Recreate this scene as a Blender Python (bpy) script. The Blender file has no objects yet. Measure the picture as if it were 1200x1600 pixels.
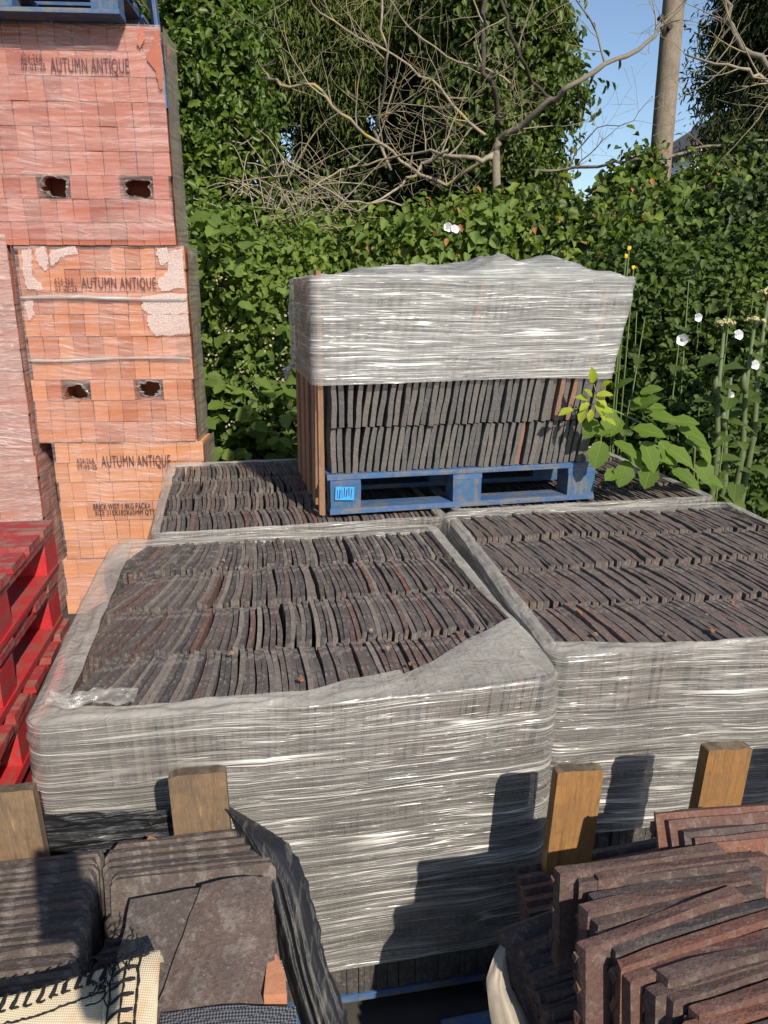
import bpy, math, random
import numpy as np
from mathutils import Vector, Matrix, Quaternion
random.seed(7); rng = np.random.default_rng(11)
R = math.radians
SC = bpy.context.scene
COL = SC.collection
# ------------------------------------------------------------------ camera, sky, sun
EYE = 1.70; PITCH = R(16.0)
cd = bpy.data.cameras.new('camera'); cam = bpy.data.objects.new('camera', cd); COL.objects.link(cam)
cam.location = (0, 0, EYE); cam.rotation_euler = (R(90) - PITCH, 0, 0)
cd.sensor_fit = 'HORIZONTAL'; cd.sensor_width = 36; cd.lens = 36; cd.clip_start = .02; cd.clip_end = 2000
SC.camera = cam
SUN_EL, SUN_AZ = R(36.5), R(26)           # behind the camera, to its right
S = Vector((math.sin(SUN_AZ)*math.cos(SUN_EL), -math.cos(SUN_AZ)*math.cos(SUN_EL), math.sin(SUN_EL)))
w = bpy.data.worlds.new('World'); SC.world = w; w.use_nodes = True
wn = w.node_tree.nodes; bg = wn['Background']
sky = wn.new('ShaderNodeTexSky'); sky.sky_type = 'NISHITA'; sky.sun_disc = False
sky.sun_elevation = SUN_EL; sky.sun_rotation = R(154); sky.air_density = 1.0; sky.dust_density = .35; sky.ozone_density = 2.2
w.node_tree.links.new(sky.outputs[0], bg.inputs[0]); bg.inputs[1].default_value = .125
sd = bpy.data.lights.new('sun', 'SUN'); sun = bpy.data.objects.new('sun', sd); COL.objects.link(sun)
sd.energy = 5.0; sd.angle = R(.53); sd.color = (1, .93, .82)
sun.rotation_euler = (-S).to_track_quat('-Z', 'Y').to_euler(); sun.location = (4, -8, 8)
SC.view_settings.view_transform = 'Standard'; SC.view_settings.look = 'None'
SC.view_settings.exposure = .22; SC.view_settings.gamma = 1; SC.view_settings.use_curve_mapping = False
SC.render.engine = 'CYCLES'
SC.cycles.transparent_max_bounces = 16; SC.cycles.max_bounces = 6; SC.cycles.diffuse_bounces = 3

CP, SP = math.cos(PITCH), math.sin(PITCH)
def ray(u, v):                              # measuring aid: photograph pixel -> direction
    x = (u-600)/1200; y = (v-800)/1200
    return Vector((x, CP - y*SP, -SP - y*CP))
def at(u, v, Y):
    d = ray(u, v); return Vector((0, 0, EYE)) + d*(Y/d.y)
def atz(u, v, z):
    d = ray(u, v); return Vector((0, 0, EYE)) + d*((z-EYE)/d.z)

# ------------------------------------------------------------------ numpy noise
_T = rng.random((256, 256))
def vn(x, y, seed=0):
    x = np.asarray(x, float)+seed*17.31; y = np.asarray(y, float)+seed*7.77
    xi = np.floor(x).astype(int); yi = np.floor(y).astype(int); fx = x-xi; fy = y-yi
    fx = fx*fx*(3-2*fx); fy = fy*fy*(3-2*fy); g = lambda a, b: _T[a & 255, b & 255]
    return (g(xi, yi)*(1-fx)+g(xi+1, yi)*fx)*(1-fy)+(g(xi, yi+1)*(1-fx)+g(xi+1, yi+1)*fx)*fy
def ridge(x, y, seed=0): return 1-np.abs(2*vn(x, y, seed)-1)

# ------------------------------------------------------------------ scene helpers
def tag(o, label=None, cat=None, group=None, kind=None):
    if label: o['label'] = label
    if cat: o['category'] = cat
    if group: o['group'] = group
    if kind: o['kind'] = kind
    return o
def thing(name, label, cat, loc=(0, 0, 0), rz=0, group=None):
    o = bpy.data.objects.new(name, None); COL.objects.link(o); o.empty_display_size = .1
    o.location = loc; o.rotation_euler = (0, 0, rz)
    return tag(o, label, cat, group)
def mat_of(o): return Matrix.Translation(o.location) @ o.rotation_euler.to_matrix().to_4x4()
def link(name, me, m, parent=None, kind=None, smooth=False):
    o = bpy.data.objects.new(name, me); COL.objects.link(o)
    if m and not me.materials: me.materials.append(m)
    if parent: o.parent = parent
    if kind: o['kind'] = kind
    if smooth: me.polygons.foreach_set('use_smooth', [True]*len(me.polygons))
    return o
def npmesh(name, V, F):
    """V (n,3); F (m,k) all same k"""
    V = np.asarray(V, np.float32); F = np.asarray(F, np.int32); k = F.shape[1]
    me = bpy.data.meshes.new(name); me.vertices.add(len(V)); me.vertices.foreach_set('co', V.ravel())
    me.loops.add(F.size); me.loops.foreach_set('vertex_index', F.ravel())
    me.polygons.add(len(F)); me.polygons.foreach_set('loop_start', np.arange(0, F.size, k, dtype=np.int32))
    me.polygons.foreach_set('loop_total', np.full(len(F), k, np.int32)); me.update(calc_edges=True); return me
class MB:
    def __init__(s): s.v = []; s.f = []
    def add(s, vs, fs):
        b = len(s.v); s.v += [tuple(p) for p in vs]; s.f += [tuple(i+b for i in f) for f in fs]; return s
    def box(s, c, size, rot=None, jit=0):
        h = [q/2 for q in size]; P = []
        for i in range(8):
            p = Vector(((1 if i & 1 else -1)*h[0], (1 if i & 2 else -1)*h[1], (1 if i & 4 else -1)*h[2]))
            if jit: p += Vector((random.uniform(-jit, jit), random.uniform(-jit, jit), random.uniform(-jit, jit)))
            if rot is not None: p = rot @ p
            P.append(p+Vector(c))
        return s.add(P, [(0, 2, 3, 1), (4, 5, 7, 6), (0, 1, 5, 4), (2, 6, 7, 3), (0, 4, 6, 2), (1, 3, 7, 5)])
    def tube(s, pts, rad, n=5, cap=True):
        pts = [Vector(p) for p in pts]; b = len(s.v); m = len(pts)
        up = Vector((.13, .97, .2))
        for i, p in enumerate(pts):
            t = (pts[min(i+1, m-1)]-pts[max(i-1, 0)]).normalized()
            a = t.cross(up)
            if a.length < 1e-3: a = t.cross(Vector((1, 0, 0)))
            a.normalize(); c = t.cross(a); r = rad[i] if hasattr(rad, '__len__') else rad
            for k in range(n):
                q = 2*math.pi*k/n; s.v.append(tuple(p+a*(math.cos(q)*r)+c*(math.sin(q)*r)))
        for i in range(m-1):
            for k in range(n):
                k2 = (k+1) % n; s.f.append((b+i*n+k, b+i*n+k2, b+(i+1)*n+k2, b+(i+1)*n+k))
        if cap:
            s.f.append(tuple(b+k for k in range(n))[::-1]); s.f.append(tuple(b+(m-1)*n+k for k in range(n)))
        return s
    def prism(s, poly, axis_vec):
        n = len(poly); P = [Vector(p) for p in poly]; a = Vector(axis_vec)
        return s.add(P+[p+a for p in P], [tuple(range(n))[::-1], tuple(range(n, 2*n))]+[(i, (i+1) % n, n+(i+1) % n, n+i) for i in range(n)])
    def mesh(s, name, inv=None):
        me = bpy.data.meshes.new(name); v = s.v if inv is None else [tuple(inv @ Vector(p)) for p in s.v]
        me.from_pydata(v, [], s.f); me.update(); return me
    def build(s, name, m, parent=None, world=False, kind=None, smooth=False):
        inv = mat_of(parent).inverted() if (world and parent) else None
        return link(name, s.mesh(name, inv), m, parent, kind, smooth)
def inst(name, me, parent, loc, rot=(0, 0, 0), scale=(1, 1, 1)):
    o = bpy.data.objects.new(name, me); COL.objects.link(o); o.parent = parent
    o.location = loc; o.rotation_euler = rot; o.scale = scale; return o
def copy_tree(o, parent=None):
    c = o.copy(); COL.objects.link(c)
    if parent: c.parent = parent
    for ch in list(o.children): copy_tree(ch, c)
    return c
def grid_mesh(name, P, closed=False):
    a, b = P.shape[:2]; idx = np.arange(a*b).reshape(a, b)
    i2 = np.roll(idx, -1, 0) if closed else idx[1:]; i1 = idx if closed else idx[:-1]
    F = np.stack([i1[:, :-1], i2[:, :-1], i2[:, 1:], i1[:, 1:]], -1).reshape(-1, 4)
    return npmesh(name, P.reshape(-1, 3), F)

# ------------------------------------------------------------------ materials
class NT:
    def __init__(s, name):
        s.m = bpy.data.materials.new(name); s.m.use_nodes = True; s.t = s.m.node_tree; s.t.nodes.clear()
        s.out = s.t.nodes.new('ShaderNodeOutputMaterial')
    def n(s, typ, ins=None, **kw):
        o = s.t.nodes.new('ShaderNode'+typ)
        for k, v in kw.items(): setattr(o, k, v)
        for k, v in (ins or {}).items():
            if hasattr(v, 'default_value') or hasattr(v, 'is_linked'): s.t.links.new(v, o.inputs[k])
            else: o.inputs[k].default_value = v
        return o
    def math(s, op, a, b=0, clamp=False):
        return s.n('Math', {0: a, 1: b}, operation=op, use_clamp=clamp).outputs[0]
    def coords(s, scale=(1, 1, 1), kind='Object', rot=(0, 0, 0)):
        c = s.n('TexCoord').outputs[kind]
        return s.n('Mapping', {'Vector': c, 'Scale': scale, 'Rotation': rot}).outputs[0]
    def noise(s, vec, scale=5., detail=4., rough=.55, dist=0.):
        return s.n('TexNoise', {'Vector': vec, 'Scale': scale, 'Detail': detail, 'Roughness': rough, 'Distortion': dist}).outputs[0]
    def ramp(s, f, stops, interp='LINEAR'):
        r = s.n('ValToRGB', {0: f}); e = r.color_ramp.elements; r.color_ramp.interpolation = interp
        while len(e) < len(stops): e.new(.5)
        for q, (p, c) in zip(e, stops): q.position = p; q.color = (*c, 1) if len(c) == 3 else c
        return r.outputs[0]
    def fr(s, f, lo, hi, a=0., b=1.):
        return s.n('MapRange', {0: f, 1: lo, 2: hi, 3: a, 4: b}).outputs[0]
    def mix(s, f, a, b, mode='MIX'):
        o = s.n('Mix', data_type='RGBA', blend_type=mode)
        for i, v in ((0, f), (6, a), (7, b)):
            if hasattr(v, 'is_linked'): s.t.links.new(v, o.inputs[i])
            else: o.inputs[i].default_value = v if i == 0 or len(v) == 4 else (*v, 1)
        return o.outputs[2]
    def bump(s, h, strength=.5, dist=.01):
        return s.n('Bump', {'Height': h, 'Strength': strength, 'Distance': dist}).outputs[0]
    def rand(s):
        a = s.n('ObjectInfo').outputs['Random']; b = s.n('NewGeometry').outputs['Random Per Island']
        return s.math('FRACT', s.math('ADD', a, b))
    def bsdf(s, color, rough=.7, normal=None, spec=.4, **kw):
        ins = {'Base Color': color if hasattr(color, 'is_linked') or len(color) == 4 else (*color, 1), 'Roughness': rough, 'Specular IOR Level': spec}
        if normal is not None: ins['Normal'] = normal
        ins.update(kw); return s.n('BsdfPrincipled', ins).outputs[0]
    def done(s, sh): s.t.links.new(sh, s.out.inputs[0]); return s.m

def m_tile(name, stops, lichen=.6, lcol=(.36, .32, .27), bright=1.):
    q = NT(name); r = q.rand()
    c = q.ramp(r, stops)
    v = q.coords(); big = q.noise(v, 9, 5, .65); fine = q.noise(v, 130, 3, .7); mid = q.noise(v, 38, 4, .7)
    c = q.mix(q.fr(q.math('ADD', q.math('MULTIPLY', mid, .65), q.math('MULTIPLY', q.noise(v, 95, 4, .75), .35)), .50, .60, 0, lichen), c, lcol)
    c = q.mix(q.fr(big, .50, .72, 0, .6), c, (.055, .052, .053))
    c = q.mix(q.fr(fine, .35, .75, 0, .65), c, q.mix(1., c, (.45, .45, .45), 'MULTIPLY'))
    c = q.mix(q.fr(q.noise(v, 240, 1, .5), .70, .78, 0, .5), c, (.34, .29, .24))
    if bright != 1.: c = q.mix(1., c, (bright,)*3, 'MULTIPLY')
    h = q.math('ADD', q.noise(v, 170, 4, .7), q.math('MULTIPLY', mid, 1.5))
    return q.done(q.bsdf(c, .82, q.bump(h, .7, .004), .3))
TS = [(0, (.080, .070, .066)), (.25, (.140, .112, .097)), (.42, (.072, .066, .067)), (.55, (.165, .098, .080)), (.66, (.100, .085, .077)), (.80, (.25, .205, .17)), (.93, (.12, .10, .09)), (.97, (.20, .088, .062)), (1, (.088, .078, .075))]
M_TILE = m_tile('weathered_tile', TS)
M_TILE_B = m_tile('weathered_tile_brown', [(0, (.105, .086, .077)), (.4, (.16, .122, .103)), (.6, (.088, .077, .073)), (.8, (.17, .11, .09)), (1, (.12, .098, .087))], .5)
M_SLATE = m_tile('grey_tile', [(0, (.108, .100, .094)), (.4, (.15, .135, .122)), (.7, (.096, .093, .092)), (.955, (.145, .13, .116)), (.965, (.26, .14, .10)), (1, (.24, .13, .09))], .2)
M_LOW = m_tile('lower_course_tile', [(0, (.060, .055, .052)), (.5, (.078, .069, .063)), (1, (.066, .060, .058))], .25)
M_TILE_R = m_tile('red_brown_tile', [(0, (.085, .063, .056)), (.18, (.13, .075, .058)), (.32, (.075, .060, .057)), (.45, (.27, .10, .058)), (.53, (.10, .066, .057)), (.66, (.19, .083, .057)), (.76, (.080, .061, .057)), (1, (.115, .072, .058))], .4, (.27, .22, .175))
M_TILE_F = m_tile('foreground_tile', [(0, (.098, .076, .064)), (.4, (.125, .096, .080)), (.7, (.085, .070, .063)), (1, (.14, .094, .076))], .35)

def m_wood(name, cols, axis=2, dirt=.3, rough=.8, stain=None):
    q = NT(name); sc = [38, 38, 38]; sc[axis] = 2.2
    v = q.coords(tuple(sc)); g = q.noise(v, 1.6, 6, .7, 1.2); r = q.rand()
    c = q.ramp(g, [(.36, tuple(x*.8 for x in cols[0])), (.48, cols[1]), (.56, cols[0]), (.64, cols[2])])
    c = q.mix(q.fr(r, 0, 1, 0, .35), c, q.mix(1., c, (.6, .6, .62), 'MULTIPLY'))
    d = q.noise(q.coords(), 9, 6, .75); c = q.mix(q.fr(d, .42, .66, 0, dirt*1.2), c, (.075, .065, .05)); c = q.mix(q.fr(q.noise(q.coords(), 55, 4, .75), .56, .74, 0, dirt*.8), c, (.06, .05, .04))
    nv = q.n('SeparateXYZ', {0: q.n('TexCoord').outputs['Normal']}).outputs['XYZ'.index('XYZ'[axis])]
    eg = q.n('TexWave', {'Vector': q.coords(), 'Scale': 60., 'Distortion': 3., 'Detail': 2.}, wave_type='RINGS').outputs[1]
    ec = q.mix(eg, (.085, .062, .040), (.17, .125, .078))
    if stain: c = q.mix(q.fr(q.noise(q.coords(), 15, 4, .7), .60, .72, 0, .6), c, stain)
    c = q.mix(q.fr(q.math('ABSOLUTE', nv), .75, .85), c, ec)
    return q.done(q.bsdf(c, rough, q.bump(g, .5, .004), .3))
M_STAKE = m_wood('weathered_stake_wood', [(.19, .118, .066), (.27, .17, .092), (.36, .235, .13)], 2, .55)
M_STAKE_O = m_wood('orange_stake_wood', [(.27, .125, .040), (.38, .19, .060), (.48, .26, .09)], 2, .4, stain=(.12, .15, .10))
M_PLANK = m_wood('plank_wood', [(.24, .125, .072), (.32, .175, .10), (.40, .24, .145)], 2, .3)
M_RAW = m_wood('raw_pallet_wood', [(.30, .19, .11), (.42, .27, .16), (.5, .34, .22)], 1, .35)
def m_paint(name, col, worn, axis=0, amount=.5, wearcol=(.30, .25, .19)):
    q = NT(name); v = q.coords(); sc = [30, 30, 30]; sc[axis] = 2
    g = q.noise(q.coords(tuple(sc)), 1.3, 5, .65); n = q.noise(v, 16, 6, .75)
    c = q.mix(q.fr(g, .3, .7, 0, .7), col, q.mix(1., (*col, 1), (.55, .55, .6), 'MULTIPLY'))
    c = q.mix(q.fr(q.math('ADD', q.math('MULTIPLY', n, .5), q.math('MULTIPLY', g, .5)), .475, .565, 0, amount), c, wearcol)
    c = q.mix(q.fr(q.noise(v, 60, 4, .7), .6, .75, 0, worn), c, (.05, .045, .045))
    return q.done(q.bsdf(c, .65, q.bump(q.math('ADD', g, n), .4, .004), .35))
M_BLUE = m_paint('blue_pallet_paint', (.055, .125, .265), .95, 0, .9, (.15, .145, .135))
M_BLUEBLOCK = m_paint('blue_chipboard_block', (.045, .115, .225), .95, 2, .8, (.15, .14, .12))
M_RED = m_paint('red_pallet_paint', (.52, .026, .030), .8, 1, .7, (.25, .085, .065))
M_REDTOP = m_paint('red_pallet_deck_paint', (.36, .036, .036), .9, 0, .9, (.25, .135, .10))
M_BRICKS = {}
for nm, a, b, c3 in (('pink', (.40, .135, .088), (.47, .175, .115), (.33, .105, .072)), ('orange', (.50, .185, .085), (.58, .24, .115), (.41, .14, .072)), ('apricot', (.58, .25, .115), (.65, .30, .145), (.51, .21, .095))):
    q = NT('brick_'+nm); r = q.rand(); v = q.coords()
    c = q.ramp(r, [(0, a), (.3, b), (.55, a), (.7, c3), (.8, tuple(x*.72 for x in a)), (.9, b), (1, c3)])
    c = q.mix(q.fr(q.noise(v, 14, 4, .6), .4, .75, 0, .55), c, c3)
    c = q.mix(q.fr(q.noise(v, 95, 2, .6), .66, .72, 0, .65), c, (.68, .42, .26))
    c = q.mix(q.fr(q.noise(v, 60, 4, .7), .62, .8, 0, .5), c, (.22, .07, .045))
    M_BRICKS[nm] = q.done(q.bsdf(c, .85, q.bump(q.noise(v, 120, 4, .7), .6, .003), .25))

def m_film(name, tint, base, thin, freq=(1.3, 1.3, 60), bump=.6, rough=.28, spec=.6, cloud=.5, lines=1., tilt=.05, iso=False, veil=1.):
    """stretch film: clear layers that whiten where the plastic is pulled into strands"""
    q = NT(name)
    wob = q.noise(q.coords((.9, .9, 2.2)), 1.2, 2, .5); v = q.coords()
    v2 = q.n('VectorMath', {0: v, 1: q.n('CombineXYZ', {'Z': q.math('MULTIPLY', wob, tilt)}).outputs[0]}, operation='ADD').outputs[0]
    def strand(k, wid, det=2.):
        mp = q.n('Mapping', {'Vector': v2, 'Scale': (freq[0]*k[0], freq[1]*k[0], freq[2]*k[1]), 'Location': (k[1], k[0]*3, 0)}).outputs[0]
        n = q.noise(mp, 1., det, .55, 0.); d = q.math('ABSOLUTE', q.math('SUBTRACT', n, .5))
        return n, q.fr(d, wid*.25, wid, 1., 0.)
    n1, s1 = strand((.7, .62), .020, 1.); n2, s2 = strand((1.0, 1.35), .026, 1.); n3, s3 = strand((1.7, 2.5), .045, 1.); n4, s4 = strand((3., 4.6), .06, 1.)
    cl = q.noise(q.coords((1, 1, 1.8)), 3.0, 4, .6); cl2 = q.noise(q.coords((.7, .7, 14)), 2.0, 3, .6)
    zone = q.fr(q.math('ADD', cl, cl2), .82, 1.14, .22, 1.)
    st = q.math('MAXIMUM', q.math('MAXIMUM', s1, q.math('MULTIPLY', s2, .85)), q.math('MAXIMUM', q.math('MULTIPLY', s3, .6), q.math('MULTIPLY', s4, .22)))
    st = q.math('MULTIPLY', q.math('MULTIPLY', st, zone), lines)
    al = q.math('ADD', q.math('ADD', base, q.math('MULTIPLY', q.fr(cl2, .35, .7, -.5, .5), cloud*.55)), q.math('ADD', q.math('MULTIPLY', st, thin-base), q.math('MULTIPLY', q.fr(cl, .35, .7, -.5, .5), cloud*.45)), True)
    hgt = q.math('ADD', q.math('ADD', n1, q.math('MULTIPLY', n2, .6)), q.math('ADD', q.math('MULTIPLY', st, .25), q.math('MULTIPLY', n3, .3)))
    if iso: hgt = q.math('ADD', q.noise(q.coords((1, 1, 1)), 22, 4, .6, .8), q.math('MULTIPLY', q.noise(q.coords((1, 1, 1)), 70, 3, .6, .5), .4))
    nrm = q.bump(hgt, bump, .010)
    col = q.mix(st, tuple(x*veil for x in tint), tint)
    pr = q.bsdf(col, rough, nrm, spec)
    tr = q.n('BsdfTranslucent', {'Color': col}).outputs[0]
    body = q.n('MixShader', {0: .22, 1: pr, 2: tr}).outputs[0]
    clear = q.n('BsdfTransparent').outputs[0]; gl = q.n('BsdfGlossy', {'Roughness': .2, 'Normal': nrm}).outputs[0]
    cg = q.n('MixShader', {0: .05, 1: clear, 2: gl}).outputs[0]
    return q.done(q.n('MixShader', {0: q.math('MINIMUM', q.math('MAXIMUM', al, .04), .96), 1: cg, 2: body}).outputs[0])
M_FILM = m_film('stretch_film', (.90, .85, .77), .36, 1.0, cloud=.36, bump=.9, veil=.50, tilt=.07)
M_FILM_LIP = m_film('stretch_film_lip', (.66, .61, .53), .52, .62, cloud=.5, lines=.2, iso=True, bump=.8)
M_FILM_CRUMPLE = m_film('crumpled_film', (.80, .75, .67), .28, .6, cloud=.4, lines=.3, iso=True, bump=1., rough=.2, spec=.9)
M_FILM_UP = m_film('stretch_film_white', (.92, .89, .84), .42, 1.0, (1.1, 1.1, 62), cloud=.36, tilt=.08, bump=.9, veil=.66)
M_FILM_BRICK = m_film('stretch_film_brick', (.85, .64, .59), .17, .58, (2.6, 2.6, 34), .8, .28, .6, .50, .5, .3)
M_FILM_PINK = m_film('stretch_film_pink', (.74, .55, .50), .42, .85, (4.0, 4.0, 34), .9, .3, .6, .5, 1., .2)
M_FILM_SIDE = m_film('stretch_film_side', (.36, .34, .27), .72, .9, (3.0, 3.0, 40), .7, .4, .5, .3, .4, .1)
def m_plain(name, col, rough=.6, spec=.4, nscale=30, var=.4, bump=.3, alpha=None, dark=.5):
    q = NT(name); v = q.coords(); n = q.noise(v, nscale, 5, .65)
    c = q.mix(q.fr(n, .35, .75, 0, var), col, q.mix(1., (*col, 1), (dark,)*3, 'MULTIPLY'))
    return q.done(q.bsdf(c, rough, q.bump(n, bump, .004), spec))
M_BLACKFILM = None
q = NT('black_plastic'); v = q.coords((60, 60, 60)); n = q.noise(q.coords((90, 14, 14)), 1, 4, .6, .5)
M_BLACKFILM = q.done(q.bsdf(q.mix(q.fr(q.noise(q.coords((70, 10, 10), rot=(0, .5, .4)), 1, 4, .6, .3), .55, .70, 0, .7), (.015, .015, .017), (.14, .125, .10)), .5, q.bump(n, .5, .005), .3))
q = NT('black_plastic_wrap'); n = q.noise(q.coords((3, 3, 120)), 1, 4, .6, .5)
M_BLACKWRAP = q.done(q.bsdf(q.mix(q.fr(n, .58, .72, 0, .5), (.018, .018, .02), (.20, .185, .16)), .34, q.bump(n, 1., .008), .5))
M_GROUND = m_plain('yard_ground', (.075, .066, .058), .95, .2, 6, .6, .6)  # base colour darkened to stand in for the shade between the pallets
M_INK = m_plain('printed_ink', (.045, .035, .05), .8, .2, 200, .6, .1)
M_INK_P = m_plain('faded_ink', (.13, .06, .065), .8, .2, 200, .6, .1)
M_BARK = m_plain('grey_bark', (.22, .185, .14), .9, .2, 45, .6, .8)
M_BARKD = m_plain('dark_bark', (.075, .06, .048), .9, .2, 45, .6, .8)
M_TWIG = m_plain('pale_twig', (.34, .28, .20), .9, .2, 25, .6, .5)
q = NT('lichen_twig'); n = q.noise(q.coords(), 9, 4, .6)
M_LICHEN = q.done(q.bsdf(q.ramp(n, [(.35, (.21, .175, .13)), (.55, (.30, .25, .17)), (.68, (.38, .27, .07))]), .9, None, .2))
M_POLE = m_wood('pole_wood', [(.20, .155, .11), (.30, .24, .175), (.36, .29, .215)], 2, .4)
M_WHITE = m_plain('white_render', (.75, .74, .72), .8, .3, 10, .15, .1)
M_ROOF = m_plain('dark_roof', (.10, .08, .075), .8, .3, 30, .4, .3)
M_PETAL = m_plain('white_petal', (.70, .70, .70), .6, .3, 20, .05, .05)
M_YELLOW = m_plain('yellow_petal', (.75, .50, .03), .6, .3, 20, .1, .05)
M_UMBEL = m_plain('umbel_cream', (.52, .47, .24), .8, .2, 40, .4, .2)
M_STEM = m_plain('green_stem', (.15, .20, .06), .6, .4, 30, .3, .2)
M_DRY = m_plain('dry_leaf_brown', (.30, .14, .06), .8, .2, 40, .5, .3)
M_BRICKBIT = m_plain('broken_orange_brick', (.50, .22, .12), .9, .2, 50, .4, .6)
M_STICKER = m_plain('blue_sticker', (.05, .33, .72), .4, .5, 60, .2, .1)

def m_leaf(name, cols, trans=.3, gloss=.38, spec=.5, vein=False):
    q = NT(name); g = q.n('NewGeometry').outputs['Random Per Island']; o = q.n('ObjectInfo').outputs['Random']
    r = q.math('FRACT', q.math('ADD', g, o))
    c = q.ramp(r, [(i/(len(cols)-1), k) for i, k in enumerate(cols)])
    n = q.noise(q.coords(), 1.3, 3, .5); c = q.mix(q.fr(n, .35, .7, 0, .7), c, q.mix(1., c, (1.6, 1.4, .8), 'MULTIPLY')); c = q.mix(1., c, (.92, .86, .84), 'MULTIPLY')
    nrm = None
    if vein:
        sx = q.n('SeparateXYZ', {0: q.n('TexCoord').outputs['Generated']}); ax = q.math('ABSOLUTE', q.math('SUBTRACT', sx.outputs[0], .5))
        rib = q.fr(ax, .012, .04, 1, 0); ph_ = q.math('SUBTRACT', sx.outputs[1], q.math('MULTIPLY', ax, .75))
        side = q.fr(q.math('SINE', q.math('MULTIPLY', ph_, 42.)), .72, 1., 0, 1.); vv = q.math('MAXIMUM', rib, q.math('MULTIPLY', side, .55))
        c = q.mix(q.math('MULTIPLY', vv, .45), c, q.mix(1., c, (1.7, 1.5, 1.6), 'MULTIPLY')); c = q.mix(q.fr(q.noise(q.coords(), 60, 3, .6), .5, .75, 0, .35), c, q.mix(1., c, (.55, .6, .5), 'MULTIPLY'))
        nrm = q.bump(q.math('MULTIPLY', vv, -1.), .5, .003)
    p = q.bsdf(c, gloss+.08, nrm, spec*.55); t = q.n('BsdfTranslucent', {'Color': q.mix(1., c, (1.5, 1.7, .7), 'MULTIPLY')}).outputs[0]
    return q.done(q.n('MixShader', {0: trans, 1: p, 2: t}).outputs[0])
L_LAUREL = m_leaf('laurel_leaf', [(.050, .090, .018), (.085, .150, .030), (.12, .19, .042), (.062, .112, .024)], .3, .33, .5)
L_IVY = m_leaf('ivy_leaf', [(.048, .082, .020), (.078, .125, .032), (.105, .16, .045), (.058, .10, .025)], .28, .36, .5)
L_DARK = m_leaf('dark_leaf', [(.030, .052, .018), (.046, .078, .025), (.062, .10, .032)], .22, .4, .45)
L_CON = m_leaf('conifer_spray', [(.070, .105, .036), (.095, .14, .048), (.12, .165, .058), (.078, .115, .042)], .2, .6, .3)
L_CYP = m_leaf('cypress_spray', [(.032, .050, .024), (.046, .068, .030), (.060, .084, .036)], .15, .6, .3)
L_HEDGE = m_leaf('hedge_leaf', [(.070, .115, .022), (.105, .165, .032), (.145, .215, .042), (.18, .25, .05), (.085, .135, .028)], .34, .4, .45)
L_BRAM = m_leaf('bramble_leaf', [(.095, .155, .036), (.13, .205, .05), (.16, .245, .064), (.105, .17, .042)], .34, .5, .4)
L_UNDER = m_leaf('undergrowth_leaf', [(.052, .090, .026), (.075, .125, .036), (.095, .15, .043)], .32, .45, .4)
L_BRIGHT = m_leaf('young_leaf', [(.30, .40, .035), (.36, .44, .045), (.24, .34, .03)], .4, .4, .5, True)
L_SAP = m_leaf('sapling_leaf', [(.115, .20, .035), (.145, .235, .045), (.095, .17, .033)], .38, .45, .45, True)
L_BRAML = m_leaf('bramble_single_leaf', [(.095, .155, .036), (.13, .205, .05), (.16, .245, .064), (.08, .14, .036)], .34, .5, .4, True)
L_UNDERL = m_leaf('herb_single_leaf', [(.055, .10, .028), (.085, .14, .04), (.11, .17, .05)], .34, .5, .4, True)

# ------------------------------------------------------------------ ground and sky setting
gm = npmesh('ground', np.array([[-300, -60, 0], [300, -60, 0], [300, 600, 0], [-300, 600, 0]]), [[0, 1, 2, 3]])
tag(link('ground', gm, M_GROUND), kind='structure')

# ------------------------------------------------------------------ pallets
def pallet(name, label, W, D, H, mats, base_dir='x', loc=(0, 0, 0), rz=0, group=None, ndeck=6, cat='pallet', jit=.004):
    """origin at front left bottom corner; x across the front, y to the back"""
    deckm, blockm, basem = mats
    t = thing(name, label, cat, loc, rz, group); bt = .021; bh = H-3*bt
    lead = .11
    for i in range(3):
        if base_dir == 'x':
            MB().box((W/2, lead/2+i*(D-lead)/2, bt/2), (W, lead, bt), None, jit*.5).build('bottom_board', basem, t)
        else:
            MB().box((lead/2+i*(W-lead)/2, D/2, bt/2), (lead, D, bt), None, jit*.5).build('bottom_board', basem, t)
    for i in range(3):
        for j in range(3):
            bw = .12
            MB().box((bw/2+i*(W-bw)/2, .055+j*(D-.11)/2, bt+bh/2), (bw-.004, .104, bh), None, jit*.4).build('block', blockm, t)
    for i in range(3):
        MB().box((.06+i*(W-.12)/2, D/2, bt+bh+bt/2), (.118, D-.006, bt-.001), None, jit*.3).build('stringer_board', deckm, t)
    wd = D/(ndeck+.35*(ndeck-1))
    for i in range(ndeck):
        MB().box((W/2+random.uniform(-.006, .006), wd/2+i*(D-wd)/(ndeck-1), H-bt/2), (W+random.uniform(0, .012), wd, bt-.001), None, jit*.4).build('deck_board', deckm, t)
    return t

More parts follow.
